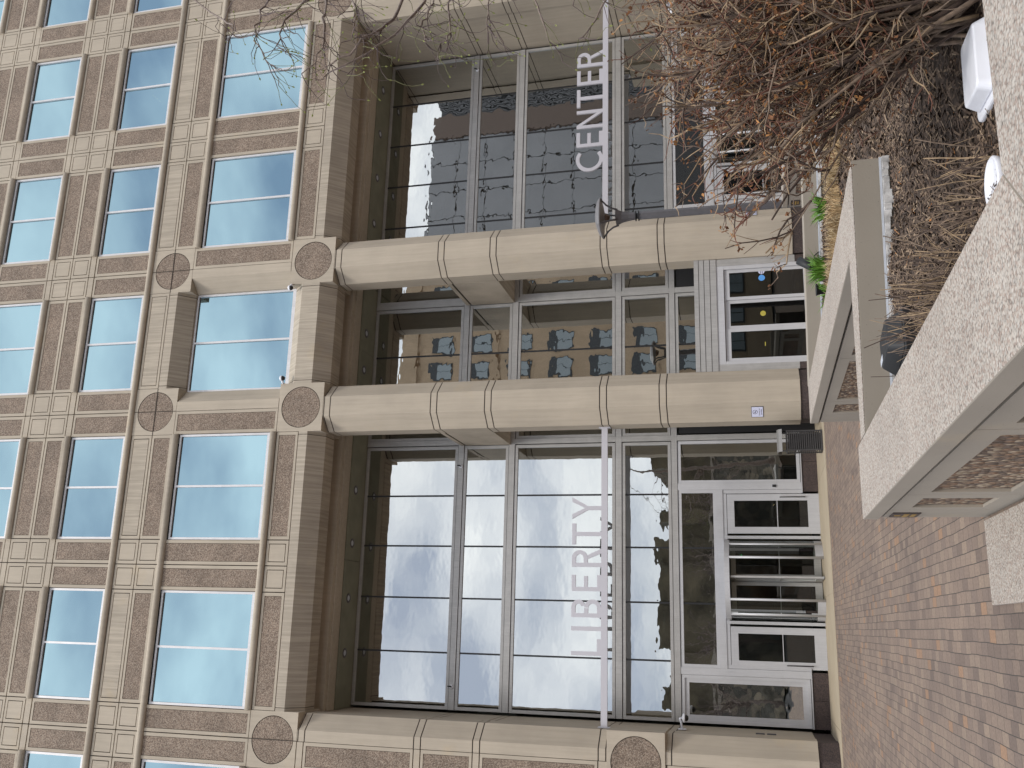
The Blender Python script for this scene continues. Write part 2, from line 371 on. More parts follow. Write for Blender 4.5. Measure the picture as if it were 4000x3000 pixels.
# window bays
for k in range(-3, 4):
    x0, x1 = k+W, k+1-W
    central = (k == 0)
    if not central and -3 <= k <= 2: panel(x0, x1, 0, .1525, 'pebble')
    if not central: panel(x0, x1, .910, 1.0645, 'pebble')
    panel(x0, x1, 1.0645, 1.221, 'streak')
    for a, b, c in ((1.749,1.9015,2.056),(2.578,2.735,2.890)):
        if b > 2.2 and k < -2: continue
        panel(x0, x1, a, b, 'pebble'); panel(x0, x1, b, c, 'pebble')
    for zc in (1.723, 2.079, 2.554, 2.911):
        if zc > 2.3 and k < -1: continue
        halfround(x0-.004, x1+.004, zc)
for a, b in ((-3.2,-2-W),(-2-W,0-W),(1+W,4.2)): 
    halfround(a if a > -2.9 else a, b, .887) if False else None
halfround(-3.2, -W, .887); halfround(1+W, 4.2, .887)
halfround(-3.2, 4.2, 1.2455)
halfround(-2-W+.0, -W, .1755) if False else None
halfround(-2+W, -W, .1755); halfround(1+W, 3-W, .1755); halfround(-3.2, -2-W, .1755); halfround(3+W, 4.2, .1755)
halfround(-3.2, -2-W, -.1755)
wall_o = None
# row A halves beside the two columns: pebble strip outside, column inside
panel(-W, 0, .155, .907, 'pebble'); panel(1, 1+W, .155, .907, 'pebble')
# left pier: pebble strips beside the pier column; right pier the same
for z0, z1 in ((-.878,-.20),(-1.224,-.919),(-1.925,-1.265)):
    panel(-2-W, -2, z0, z1, 'pebble'); panel(3, 3+W, z0, z1, 'pebble')
for z0, z1 in ((-.2,-.157),(-.919,-.878),(-1.265,-1.224),(-2.29,-1.925),(-3.06,-2.29)):
    slab(-2-W, -2, z0, z1); slab(3, 3+W, z0, z1)
wall_o = wall.build('wall', [M['beige'], M['joint'], M['beige_streaked']], B)

# medallion blocks ---------------------------------------------------
def medallion(cx, cz, split='', hz=.1545, r=.1345, y0=0):
    b = MB(True); n = 64; hx = W
    def sq(t):
        c, s_ = math.cos(t), math.sin(t); k = 1/max(abs(c)/hx, abs(s_)/hz); return (cx+c*k, cz+s_*k)
    ts = [2*math.pi*i/n for i in range(n)]
    ca = math.atan2(hz, hx)
    for q in (ca, math.pi-ca, math.pi+ca, 2*math.pi-ca):      # true corners
        j = min(range(n), key=lambda i: abs(ts[i]-q)); ts[j] = q
    rim = [sq(t) for t in ts]; cir = [(cx+r*math.cos(t), cz+r*math.sin(t)) for t in ts]
    cin = [(cx+(r-.003)*math.cos(t), cz+(r-.003)*math.sin(t)) for t in ts]
    for i in range(n):
        j = (i+1) % n
        b.poly([(rim[i][0],y0,rim[i][1]),(rim[j][0],y0,rim[j][1]),(cir[j][0],y0,cir[j][1]),(cir[i][0],y0,cir[i][1])], 0)
        b.poly([(cir[i][0],y0,cir[i][1]),(cir[j][0],y0,cir[j][1]),(cir[j][0],y0+.006,cir[j][1]),(cir[i][0],y0+.006,cir[i][1])], 1)
        b.poly([(cir[i][0],y0+.006,cir[i][1]),(cir[j][0],y0+.006,cir[j][1]),(cin[j][0],y0+.006,cin[j][1]),(cin[i][0],y0+.006,cin[i][1])], 1)
    x0, x1, z0, z1 = cx-hx, cx+hx, cz-hz, cz+hz
    for p, q in (((x0,z0),(x1,z0)),((x1,z0),(x1,z1)),((x1,z1),(x0,z1)),((x0,z1),(x0,z0))):
        b.poly([(p[0],y0,p[1]),(q[0],y0,q[1]),(q[0],.3,q[1]),(p[0],.3,p[1])], 0)
    b.poly([(x0,.3,z0),(x1,.3,z0),(x1,.3,z1),(x0,.3,z1)], 0)
    g = .0022
    if 'v' in split: b.box(cx-g, cx+g, y0-.0012, y0+.004, z0, z1, 1)
    if 'h' in split:
        for a_, b_ in ((x0, cx-g*1.02), (cx+g*1.02, x1)) if 'v' in split else ((x0, x1),): b.box(a_, b_, y0-.0014, y0+.004, cz-g, cz+g, 1)
    o = b.build('medallion', [M['beige'], M['joint']], B)
    d = MB(True); pts = [(cx+(r-.004)*math.cos(t), y0+.0016, cz+(r-.004)*math.sin(t)) for t in ts]
    d.poly(pts); 
    for i in range(n):
        j = (i+1) % n; d.poly([pts[i], pts[j], (pts[j][0], y0+.006, pts[j][2]), (pts[i][0], y0+.006, pts[i][2])])
    dd = d.build('pebble_disc', M['pebble'], B); dd.parent = o
    return o
medallion(0, 0); medallion(1, 0); medallion(-2, 0, 'v'); medallion(3, 0, 'v')
medallion(0, 1.0645, 'vh', .1575); medallion(1, 1.0645, 'vh', .1575)
medallion(-2, -2.128, '', .1545, .1345, -.007); medallion(3, -2.128, '', .1545, .1345, -.007)

# columns, piers and beams -------------------------------------------
JT = [-.184, -.898, -1.2445, -1.9475, -2.2955]          # centres of the double joints
JH = .0205; JG = .0034
def segs(top, bot, joints):
    cuts = [top]
    for j in joints: cuts += [j+JH+JG, j+JH-JG, j-JH+JG, j-JH-JG]
    cuts.append(bot); return [(cuts[i], cuts[i+1]) for i in range(0, len(cuts), 2)]
def column(cx, prof, name='column', joints=JT, top=-.157, bot=-3.056, core=.988):
    b = MB(True)
    for z1, z0 in segs(top, bot, joints): b.prism([(cx+x, y) for x, y in prof], 'z', z0, z1, 0)
    mx_ = sum(p[0] for p in prof)/len(prof); my_ = sum(p[1] for p in prof)/len(prof)
    b.prism([(cx+mx_+(x-mx_)*core, my_+(y-my_)*core) for x, y in prof], 'z', bot, top, 1)
    o = b.build(name, [M['beige'], M['joint']], B)
    g = MB(True); g.prism([(cx+mx_+(x-mx_)*.955, my_+(y-my_)*.955) for x, y in prof], 'z', -Z0-.01, bot-.001, 0)
    g.prism([(cx+mx_+(x-mx_)*.93, my_+(y-my_)*.93) for x, y in prof], 'z', bot-.001, bot, 1)
    gg = g.build('granite_base', [M['granite'], M['joint']], B); gg.parent = o
    return o
column(0, OCT); column(1, OCT)
HALF_R = [(0,0),(.0621,0),(.15,.0879),(.15,.2121),(.14,.2121),(.14,.66),(-.158,.66),(-.158,.05),(0,.05)]
HALF_L = [(-x, y) for x, y in HALF_R][::-1]
column(-2, HALF_R, 'pier'); column(3, HALF_L, 'pier')
# upper stubs of the columns in row A (inner halves only; the outer halves carry the pebble strip)
for cx, s_ in ((0, 1), (1, -1)):
    b = MB(True); pr = [(cx+s_*x, y) for x, y in [(.0,0),(.0621,0),(.15,.0879),(.15,.2121),(.0621,.3),(0,.3)]]
    b.prism(pr, 'z', .158, .905, 0); b.prism([(cx+s_*(x-.0) if x == 0 else cx+s_*(x-.002), max(y, .004)) for x, y in [(.0,.004),(.0621,0.004),(.15,.0879),(.15,.2121),(.0621,.298),(0,.298)]], 'z', .1545, .908, 1)
    b.build('column_stub', [M['beige'], M['joint']], B)
def beam(x0, x1, prof, name, ends=.02, back=None):
    b = MB(True); g = .002
    xs = [x0, x0+ends-g, x0+ends+g, x1-ends-g, x1-ends+g, x1]
    for a, c in ((xs[0],xs[1]),(xs[2],xs[3]),(xs[4],xs[5])): b.prism(prof, 'x', a, c, 0)
    my_ = sum(p[0] for p in prof)/len(prof); mz_ = sum(p[1] for p in prof)/len(prof)
    b.prism([(my_+(y-my_)*.985, mz_+(z-mz_)*.985) for y, z in prof], 'x', x0-.004, x1+.004, 1)
    return b.build(name, [M['beige_streaked'], M['joint']], B)
LOW = [(0,-.002),(0,-.0621),(.0879,-.15),(.2121,-.15),(.28,-.11),(.28,-.002)]
OCTX = [(0,-.0621),(0,.0621),(.0879,.15),(.2121,.15),(.3,.0621),(.3,-.0621),(.2121,-.15),(.0879,-.15)]
beam(-2+W, -W, LOW, 'beam'); beam(1+W, 3-W, LOW, 'beam'); beam(W, 1-W, OCTX, 'beam')
beam(W, 1-W, [(0,1.0625),(0,1.0024),(.0879,.9145),(.2121,.9145),(.28,.955),(.28,1.0625)], 'beam')
# struts from the columns back to the glass
for cx in (0, 1):
    b = MB(True); b.prism([(cx-.15,.215),(cx+.15,.215),(cx+.15,.638),(cx-.15,.638)], 'z', -1.224, -.9185, 0)
    b.prism([(cx-.146,.215),(cx+.146,.215),(cx+.146,.636),(cx-.146,.636)], 'z', -.9185, -.904, 1)
    b.prism([(cx-.15,.215),(cx+.15,.215),(cx+.15,.638),(cx-.15,.638)], 'z', -.904, -.878, 0)
    b.build('strut', [M['beige_streaked'], M['joint']], B)
# soffit behind the front beam
b = MB(True)
for x0, x1 in ((-1.858,-.003),(.003,.997),(1.003,2.858)):
    b.box(x0, x1, .285, .325, -.172, -.10, 1); b.box(x0, x1, .325, .42, -.183, -.10, 1)
    mid = [x0 + (x1-x0)*i/2 for i in range(3)]
    for a, c in zip(mid, mid[1:]): b.box(a+.0015, c-.0015, .422, .66, -.195, -.12, 0)
    b.box(x0, x1, .423, .66, -.18, -.11, 2)
b.build('soffit', [M['soffit'], M['beige'], M['joint']], B)
for x in (-1.516, -1.172, -.817, -.465, .372, .637, 1.47, 1.83, 2.186, 2.549):
    b = MB(); c = (x*U, .50*U, (-.195+Z0)*U)
    b.lathe([(.0,-.006),(.085,-.006),(.10,-.016),(.14,-.016),(.145,.0)], c, 20, 0); b.lathe([(0,-.003),(.08,-.003)], (c[0],c[1],c[2]-.006), 20, 1)
    b.build('ceiling_light', [M['lamp_metal'], M['grey_plastic']], B)

# upper windows ------------------------------------------------------
def window(x0, x1, z0, z1, yf=.010, ribs=True):
    f = MB(True); yb = yf+.035
    fw_, ft, fb = .0150, .014, .024
    f.box(x0+.001, x0+fw_, yf, yb, z0+.001, z1-.001); f.box(x1-fw_, x1-.001, yf, yb, z0+.001, z1-.001)
    f.box(x0+fw_, x1-fw_, yf+.0005, yb, z0+.001, z0+fb); f.box(x0+fw_, x1-fw_, yf+.0005, yb, z1-ft, z1-.001)
    xm = (x0+x1)/2; f.box(xm-.0065, xm+.0065, yf+.0007, yb, z0+fb, z1-ft)
    o = f.build('window', M['win_frame'], B)
    for a, c in ((x0+fw_, xm-.0065), (xm+.0065, x1-fw_)):
        p = MB(True); p.box(a, c, yf+.012, yf+.016, z0+fb, z1-ft); q = p.build('glass_pane', M['blue_glass'], B); q.parent = o
        k = MB(True); k.box(a, c, yf+.0115, yf+.030, z1-ft-.006, z1-ft-.0005)
        kk = k.build('head_shadow', M['black'], B); kk.parent = o  # black strip painted in as the shadow of the moulding above
for k in range(-3, 4):
    for r, (z0, z1) in ROWS.items():
        if r == 'A' and k in (0, 3): continue
        if r == 'D' and k < 1: continue
        if r == 'C' and k < -2: continue
        window(k+W, k+1-W, z0, z1)
window(.15, .85, .158, .9142, .104)       # recessed bay between the columns

# dark core so that the glass does not open onto the sky --------------
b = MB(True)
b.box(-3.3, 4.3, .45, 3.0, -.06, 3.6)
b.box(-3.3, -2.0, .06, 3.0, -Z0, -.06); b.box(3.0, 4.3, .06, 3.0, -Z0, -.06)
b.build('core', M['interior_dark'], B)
for xa, za, xb, zb_ in ((2.498,1.515,2.421,1.428),(2.431,2.309,2.356,2.209)):
    t_ = MB(True); t_.tube([(xa, .1, za), (xb, .1, zb_)], .0045, 6); t_.build('ceiling_light', M['tube'], B)

# entrance glazing ----------------------------------------------------
GY = .65
T = [(-.900,-.862), (-1.2535,-1.2145), (-1.966,-1.927), (-2.319,-2.283)]
TOP = -.197
def mir(x): return 1-x
def screen(xr, x_extra=()):
    pass
def ring(f, x0, x1, z0, z1, wd=.0185, y=GY-.004, d=.03, mi=0):
    # mitred frame round a glazed opening
    O = [(x0,z0),(x1,z0),(x1,z1),(x0,z1)]; I = [(x0+wd,z0+wd),(x1-wd,z0+wd),(x1-wd,z1-wd),(x0+wd,z1-wd)]
    for k in range(4):
        o1, o2, i1, i2 = O[k], O[(k+1)%4], I[k], I[(k+1)%4]
        f.poly([(o1[0],y,o1[1]),(o2[0],y,o2[1]),(i2[0],y,i2[1]),(i1[0],y,i1[1])], mi)
        f.poly([(o1[0],y,o1[1]),(o2[0],y,o2[1]),(o2[0],y+d,o2[1]),(o1[0],y+d,o1[1])], mi)
        f.poly([(i1[0],y,i1[1]),(i2[0],y,i2[1]),(i2[0],y+d,i2[1]),(i1[0],y+d,i1[1])], mi)
def glazed(parent, f, x0, x1, z0, z1, joints=(), wd=.0185, gl='lobby_glass', y=GY, mi=0):
    ring(f, x0, x1, z0, z1, wd, y-.004, .03, mi)
    xs = [x0+wd] + [j for j in sorted(joints) if x0+wd < j < x1-wd] + [x1-wd]
    for a, c in zip(xs, xs[1:]):
        a2 = a + (.0055 if a != xs[0] else 0); c2 = c - (.0055 if c != xs[-1] else 0)
        p = MB(True); p.box(a2, c2, y+.006, y+.009, z0+wd, z1-wd)
        q = p.build('glass_pane', M[gl], B); q.parent = parent
    for j in xs[1:-1]: f.box(j-.0055, j+.0055, y+.0035, y+.02, z0+wd, z1-wd, 1)
ROWZ = [(T[0][1]+.004, TOP), (T[1][1]+.004, T[0][0]-.004), (T[2][1]+.004, T[1][0]-.004), (T[3][1]+.004, T[2][0]-.004)]
def sub(name, mats, mbd):
    return mbd.build(name, mats, B)
class Part:      # makes the owner first so that panes can hang from it
    def __init__(s): s.o = bpy.data.objects.new('glazed_screen', bpy.data.meshes.new('glazed_screen')); C.objects.link(s.o); s.o.parent = B
    def done(s, f, mats):
        t_ = f.build('tmp', mats); s.o.data = t_.data; s.o.data.name = 'glazed_screen'; bpy.data.objects.remove(t_)
MATS_S = [M['alu'], M['black'], M['white_alu']]
for side in (0, 1):
    P_ = Part(); f = MB(True); fx = (lambda x: x) if side == 0 else mir
    def X(a, c): a, c = fx(a), fx(c); return (min(a,c), max(a,c))
    jt = [fx(j) for j in (-1.497,-1.155,-.82,-.487)]
    for z0, z1 in ROWZ: x0, x1 = X(-1.842,-.152); glazed(P_.o, f, x0, x1, z0, z1, jt)
    x0, x1 = X(-1.842, -.11)
    for z0, z1 in T: f.box(x0, x1, GY-.009, GY+.03, z0, z1)
    x0, x1 = X(-.146,-.111); zc = [TOP] + [v for t_ in T for v in (t_[1], t_[0])] + [-3.07]
    for i in range(0, len(zc), 2): f.box(x0, x1, GY-.0095, GY+.03, zc[i+1]+.0005, zc[i]-.0005)
    # ground-floor openings
    x0, x1 = X(-.420,-.150); glazed(P_.o, f, x0, x1, -3.061, -2.323, mi=2)
    x0, x1 = X(-.463,-.420); f.box(x0+.0003, x1-.0003, GY-.008, GY+.03, -3.064, -2.321, 2)
    x0, x1 = X(-1.528,-.463); glazed(P_.o, f, x0, x1, -2.553, -2.323, [fx(-.82), fx(-1.155)], mi=2)
    f.box(x0, x1, GY-.0085, GY+.03, -2.594, -2.5535, 2); 
    f.box(x0+.022, x1-.022, GY-.004, GY+.03, -2.616, -2.5945, 2)
    for a in ((-.487,-.464),(-1.527,-1.505)): q = X(*a); f.box(q[0], q[1], GY-.004, GY+.03, -3.064, -2.5945, 2)
    x0, x1 = X(-1.570,-1.528); f.box(x0+.0003, x1-.0003, GY-.0082, GY+.03, -3.064, -2.321, 2)
    x0, x1 = X(-1.842,-1.571); ring(f, x0, x1, -3.061, -2.323, .018, GY-.004, .03, 2)
    d_ = X(-1.824,-1.589); glazed(P_.o, f, d_[0], d_[1], -3.043, -2.341, (), .026, y=GY+.008, mi=2)
    for a in ((-1.845,-1.51),(-.485,-.11)): q = X(*a); f.box(q[0], q[1], GY-.012, GY+.03, -3.071, -3.0645, 2)
    P_.done(f, MATS_S)
    for a, zz in (((-1.845,-1.533),0), ((-.478,-.111),0)):
        q = X(*a); gm = MB(True); nn = 2
        for i in range(nn):
            w0 = q[0]+(q[1]-q[0])*i/nn; w1 = q[0]+(q[1]-q[0])*(i+1)/nn; gm.box(w0+.001, w1-.001, GY-.006, GY+.03, -Z0-.01, -3.0715)
        gm.build('granite_base', M['granite'], B)
    # swing doors
    for a, hs in (((-1.519,-1.284), -1), ((-.732,-.491), 1)):
        x0, x1 = X(*a); hsx = hs if side == 0 else -hs
        d = bpy.data.objects.new('swing_door', bpy.data.meshes.new('swing_door')); C.objects.link(d); d.parent = B
        df = MB(True); zb, zt = -Z0+.003, -2.619; y = GY-.006; st = .040
        df.box(x0, x0+st, y, y+.012, zb, zt); df.box(x1-st, x1, y, y+.012, zb, zt)
        df.box(x0+st, x1-st, y+.0005, y+.012, zb, zb+.066); df.box(x0+st, x1-st, y+.0005, y+.012, zt-.043, zt)
        df.box(x0+st, x1-st, y+.003, y+.008, zb+.242, zb+.2465)
        t_ = df.build('tmp', M['white_alu']); d.data = t_.data; d.data.name = 'swing_door'; bpy.data.objects.remove(t_)
        p = MB(True); p.box(x0+st, x1-st, y+.009, y+.0105, zb+.066, zt-.043); q = p.build('glass_pane', M['door_glass'], B); q.parent = d
        hx = x1-.02 if hsx > 0 else x0+.02
        h = MB(True); h.tube([(hx, y, zb+.08),(hx, y-.011, zb+.08),(hx, y-.011, zb+.225),(hx, y, zb+.225)], .0032, 8); q = h.build('handle', M['dark_metal'], B); q.parent = d
    # revolving door
    cx, cy, rr = fx(-1.008), GY+.03, .236
    rd = bpy.data.objects.new('revolving_door', bpy.data.meshes.new('revolving_door')); C.objects.link(rd); rd.parent = B
    df = MB(True); zt = -2.597; zb = -Z0+.003
    df.lathe([(0,zt),(rr+.004,zt),(rr+.004,zt-.030),(rr-.012,zt-.030),(rr-.012,zt-.006),(0,zt-.006)], (cx,cy,0), 48, 0, 'z', False)
    for ang in (-150,-90-31,-59,-30):
        a = R(ang); df.tube([(cx+rr*math.cos(a), cy+rr*math.sin(a), zb),(cx+rr*math.cos(a), cy+rr*math.sin(a), zt-.03)], .0075, 8, 0)
    for s_ in (-1, 1):
        df.box(min(cx+s_*.244, cx+s_*.262), max(cx+s_*.244, cx+s_*.262), GY-.008, GY+.03, zb, zt-.0)
    # curved glass with kick rail
    for a0, a1 in ((-178,-122),(-58,-2)):
        k = 10; aa = [R(a0+(a1-a0)*i/k) for i in range(k+1)]
        for a, c in zip(aa, aa[1:]):
            df.poly([(cx+rr*math.cos(a),cy+rr*math.sin(a),zb),(cx+rr*math.cos(c),cy+rr*math.sin(c),zb),(cx+rr*math.cos(c),cy+rr*math.sin(c),zb+.045),(cx+rr*math.cos(a),cy+rr*math.sin(a),zb+.045)], 0)
    df.lathe([(.0,zt-.05),(.012,zt-.05),(.012,zb),(0,zb)], (cx,cy,0), 12, 0)
    t_ = df.build('tmp', M['white_alu']); rd.data = t_.data; rd.data.name = 'revolving_door'; bpy.data.objects.remove(t_)
    for a0, a1 in ((-178,-122),(-58,-2)):
        p = MB(True); k = 10; aa = [R(a0+(a1-a0)*i/k) for i in range(k+1)]
        for a, c in zip(aa, aa[1:]):
            p.poly([(cx+rr*math.cos(a),cy+rr*math.sin(a),zb+.046),(cx+rr*math.cos(c),cy+rr*math.sin(c),zb+.046),(cx+rr*math.cos(c),cy+rr*math.sin(c),zt-.031),(cx+rr*math.cos(a),cy+rr*math.sin(a),zt-.031)], 0)
        q = p.build('curved_glass', M['door_glass'], B); q.parent = rd
    for ang in (-88, -178, 2, 92):
        a = R(ang); dx, dy = math.cos(a), math.sin(a); nx, ny = -dy*.006, dx*.006
        def bar(p, r0, r1, z0_, z1_):
            pts = [(cx+dx*r0+nx, cy+dy*r0+ny),(cx+dx*r1+nx, cy+dy*r1+ny),(cx+dx*r1-nx, cy+dy*r1-ny),(cx+dx*r0-nx, cy+dy*r0-ny)]
            p.prism(pts, 'z', z0_, z1_, 0)
        wg = MB(True); zt2 = zt-.034
        bar(wg, .013, .034, zb+.004, zt2); bar(wg, rr-.036, rr-.014, zb+.004, zt2); bar(wg, .034, rr-.036, zb+.004, zb+.045); bar(wg, .034, rr-.036, zt2-.028, zt2)
        bar(wg, .034, rr-.036, zb+.243, zb+.2475)
        q = wg.build('door_wing', M['alu'], B); q.parent = rd
        gp = MB(True); gp.poly([(cx+dx*.034, cy+dy*.034, zb+.045),(cx+dx*(rr-.036), cy+dy*(rr-.036), zb+.045),(cx+dx*(rr-.036), cy+dy*(rr-.036), zt2-.028),(cx+dx*.034, cy+dy*.034, zt2-.028)])
        q = gp.build('wing_glass', M['door_glass'], B); q.parent = rd
# middle bay
P_ = Part(); f = MB(True)
for z0, z1 in ROWZ: glazed(P_.o, f, .152, .848, z0, z1, [.497]); glazed(P_.o, f, -.109, .109, z0, z1); glazed(P_.o, f, .891, 1.109, z0, z1)
for z0, z1 in T: f.box(-.1095, 1.1095, GY-.0088, GY+.03, z0, z1)
zc = [TOP] + [v for t_ in T for v in (t_[1], t_[0])] + [-2.60]
for x0, x1 in ((.111,.148),(.852,.889)):
    for i in range(0, len(zc), 2): f.box(x0, x1, GY-.0093, GY+.03, zc[i+1]+.0005, zc[i]-.0005)
glazed(P_.o, f, .152, .848, -2.60, -2.323, [.497])
f.box(-.10, .11, GY, GY+.03, -Z0, -2.33, 1); f.box(.89, 1.10, GY, GY+.03, -Z0, -2.33, 1)
P_.done(f, MATS_S)
# portal between the columns
VY = .098
b = MB(True)
for i, (z0, z1) in enumerate(((-2.508,-2.482),(-2.539,-2.511),(-2.574,-2.542),(-2.612,-2.577))):
    b.box(.152, .848, VY-.004-.0022*(3-i), .64, z0, z1, 0)
b.box(.154, .846, VY+.004, .63, -2.60, -2.49, 1)
for x0, x1 in ((.152,.193),(.805,.848)): b.box(x0, x1, VY, .64, -3.066, -2.6125, 0); b.box(x0, x1, VY+.002, .64, -Z0, -3.0665, 2)
b.box(.1935, .8045, VY+.001, .20, -2.655, -2.6125, 3)
for x0, x1 in ((.1935,.212),(.782,.8045)): b.box(x0, x1, VY+.0015, .16, -Z0, -2.6555, 3)
b.box(.21, .79, .62, .63, -Z0, -2.66, 1)
b.build('entrance_portal', [M['alu'], M['joint'], M['granite'], M['white_alu']], B)
for x0, x1, y in ((.2125,.412,VY+.012),(.4125,.590,VY+.018),(.5905,.781,VY+.012)):
    d = bpy.data.objects.new('sliding_door', bpy.data.meshes.new('sliding_door')); C.objects.link(d); d.parent = B
    df = MB(True); zb, zt = -Z0+.004, -2.658; st = .019
    df.box(x0+.0005, x0+st, y, y+.01, zb, zt); df.box(x1-st, x1-.0005, y, y+.01, zb, zt); df.box(x0+st, x1-st, y+.0005, y+.01, zb, zb+.05); df.box(x0+st, x1-st, y+.0005, y+.01, zt-.03, zt)
    t_ = df.build('tmp', M['white_alu']); d.data = t_.data; d.data.name = 'sliding_door'; bpy.data.objects.remove(t_)
    p = MB(True); p.box(x0+st, x1-st, y+.004, y+.006, zb+.05, zt-.03); q = p.build('glass_pane', M['door_glass'], B); q.parent = d
    zc_ = -2.875; xc = (x0+x1)/2 + (.055 if x0 > .5 else 0)
    if x0 > .5:
        for j, (mm_, dx) in enumerate((('sign_blue', -.02), ('sign_white', .022))):
            s_ = MB(True); s_.lathe([(0, y+.0025),(.0185, y+.0025),(.0185, y+.0038)], (xc+dx, 0, zc_), 24, 0, 'y', False)
            q = s_.build('door_sticker', M[mm_], B); q.parent = d
        for dz in (-.005, .006):
            s_ = MB(True); s_.box(xc+.005, xc+.039, y+.0015, y+.0022, zc_+dz-.0012, zc_+dz+.0012); q = s_.build('door_sticker', M['ink'], B); q.parent = d
    else:
        s_ = MB(True); s_.lathe([(0, y+.0025),(.016, y+.0025),(.016, y+.0038)], (xc, 0, zc_), 24, 0, 'y', False) if x0 > .4 else s_.box(xc-.012, xc+.012, y+.0025, y+.0035, zc_-.008, zc_-.003)
        q = s_.build('door_sticker', M['yellow'], B); q.parent = d
# lobby seen through the glass
b = MB(True)
b.box(-1.99, 2.99, GY+1.5, GY+1.55, -Z0, -.06, 0)
b.box(-1.99, 2.99, GY+.04, GY+1.5, -.13, -.06, 0)
b.box(-1.99, 2.99, GY+.35, GY+1.5, -1.22, -.93, 0)
b.box(-1.99, 2.99, GY+.04, GY+1.5, -Z0-.02, -Z0+.002, 1)
b.box(-1.99, -1.9, GY+.04, GY+1.5, -Z0, -.13, 0); b.box(2.9, 2.99, GY+.04, GY+1.5, -Z0, -.13, 0)
for x in (-1.5,-.5,.5,1.5,2.5): b.box(x-.07, x+.07, GY+.55, GY+.69, -Z0, -.13, 0)
b.box(-1.2, -.1, GY+1.44, GY+1.499, -Z0, -2.3, 2); b.box(.9, 2.0, GY+1.44, GY+1.499, -Z0, -2.3, 2)
b.box(-.95, -.45, GY+.9, GY+1.05, -Z0, -2.93, 2)
b.build('lobby', [M['interior'], M['interior_dark'], M['wood']], B)
for x, z in ((-.84,-2.69),):
    t_ = MB(True); t_.box(x-.006, x+.006, GY+.3, GY+.31, z-.003, z+.003); t_.build('exit_light', M['exit_green'], B)

# ------------------------------------------------------------------ the two letter signs
def arc(cx, cy, ro, ri, a0, a1, n=14, sx=1, sy=1):
    out = []
    for k in range(n):
        t0, t1 = R(a0+(a1-a0)*k/n), R(a0+(a1-a0)*(k+1)/n)
        out.append([(cx+ro*math.cos(t0)*sx, cy+ro*math.sin(t0)*sy),(cx+ro*math.cos(t1)*sx, cy+ro*math.sin(t1)*sy),(cx+ri*math.cos(t1)*sx, cy+ri*math.sin(t1)*sy),(cx+ri*math.cos(t0)*sx, cy+ri*math.sin(t0)*sy)])
    return out
s = .135     # stroke in cap heights
def rc(x0, x1, y0, y1): return [(x0,y0),(x1,y0),(x1,y1),(x0,y1)]
def glyph(c, wd):
    if c == 'I': return [rc(0, wd, 0, 1)]
    if c == 'L': return [rc(0, s, 0, 1), rc(s, wd, 0, s)]
    if c == 'T': return [rc(0, wd, 1-s, 1), rc(wd/2-s/2, wd/2+s/2, 0, 1-s)]
    if c == 'E': return [rc(0, s, 0, 1), rc(s, wd, 1-s, 1), rc(s, wd*.93, .5-s*.35, .5+s*.6), rc(s, wd, 0, s)]
    if c == 'Y': 
        m_ = wd/2; h = .46
        return [rc(m_-s/2, m_+s/2, 0, h), [(m_-s/2,h),(m_,h),(m_,h+s*.72),(s*1.15,1),(0,1)], [(m_+s/2,h),(wd,1),(wd-s*1.15,1),(m_,h+s*.72),(m_,h)]]
    if c == 'N': return [rc(0, s*.95, 0, 1), rc(wd-s*.95, wd, 0, 1), [(s*.95,1),(s*.95,1-s*1.55),(wd-s*.95,0),(wd-s*.95,s*1.55)]]
    if c == 'B':
        r1, r2_ = .235, .285; o = [rc(0, s, 0, 1)]; x1 = wd-r1*1.05; x2 = wd-r2_*1.02
        y1, y2 = 1-r1, r2_
        o += [rc(s, x1, 1-s, 1), rc(s, min(x1,x2), y2*2-s, y2*2-s+s*.98), rc(s, x2, 0, s)]
        o += arc(x1, y1, r1, r1-s, 90, -78, 12, 1.0, 1) + arc(x2, y2, r2_, r2_-s, 84, -90, 14, 1.02, 1)
        return o
    if c == 'R':
        r1 = .27; x1 = wd*.92-r1; y1 = 1-r1
        return [rc(0, s, 0, 1), rc(s, x1, 1-s, 1), rc(s, x1, 1-2*r1, 1-2*r1+s)] + arc(x1, y1, r1, r1-s, 90, -90, 14) + [[(x1-.02,1-2*r1-.001),(x1+s*.8,1-2*r1-.001),(wd*1.0,0),(wd-s*1.15,0)]]
    if c == 'C':
        return arc(wd*.56, .5, .515, .515-s, 52, 308, 26, 1.06*wd/.8, 1)
def sign(word, xs, x0, x1, label, group):
    yc = .150; base = -1.9165; hgt = .172
    sg = thing('letter_sign', label, 'sign', ((x0+x1)/2*U, yc*U, (base+Z0)*U), group)
    r = MB(True); r.box(x0+.006, x1-.006, yc-.007, yc+.007, base-.036, base); r.build('rail', M['sign_metal'], sg)
    for xe, d in ((x0, 1), (x1, -1)):
        p = MB(True); p.box(min(xe+d*.001, xe+d*.006), max(xe+d*.001, xe+d*.006), yc-.012, yc+.03, base-.052, base+.016); p.build('bracket', M['sign_metal'], sg)
    for ch, (a, c) in zip(word, xs):
        wd = (c-a)/hgt; l = MB(True)
        for i, pl in enumerate(glyph(ch, wd)):
            off = (i % 7)*.00006; pr = [(a+px*hgt, base+.0002+py*hgt) for px, py in pl]
            l.prism(pr, 'y', yc-.006-off, yc+.006+off)
        l.build('letter', M['sign_metal'], sg)
sign('LIBERTY', [(-1.468,-1.376),(-1.332,-1.308),(-1.258,-1.157),(-1.111,-1.020),(-.974,-.870),(-.846,-.724),(-.697,-.571)], -1.85, -.15,
     'pale grey metal letters spelling LIBERTY on a rail across the left bay of the entrance', 'metal word signs over the entrance')
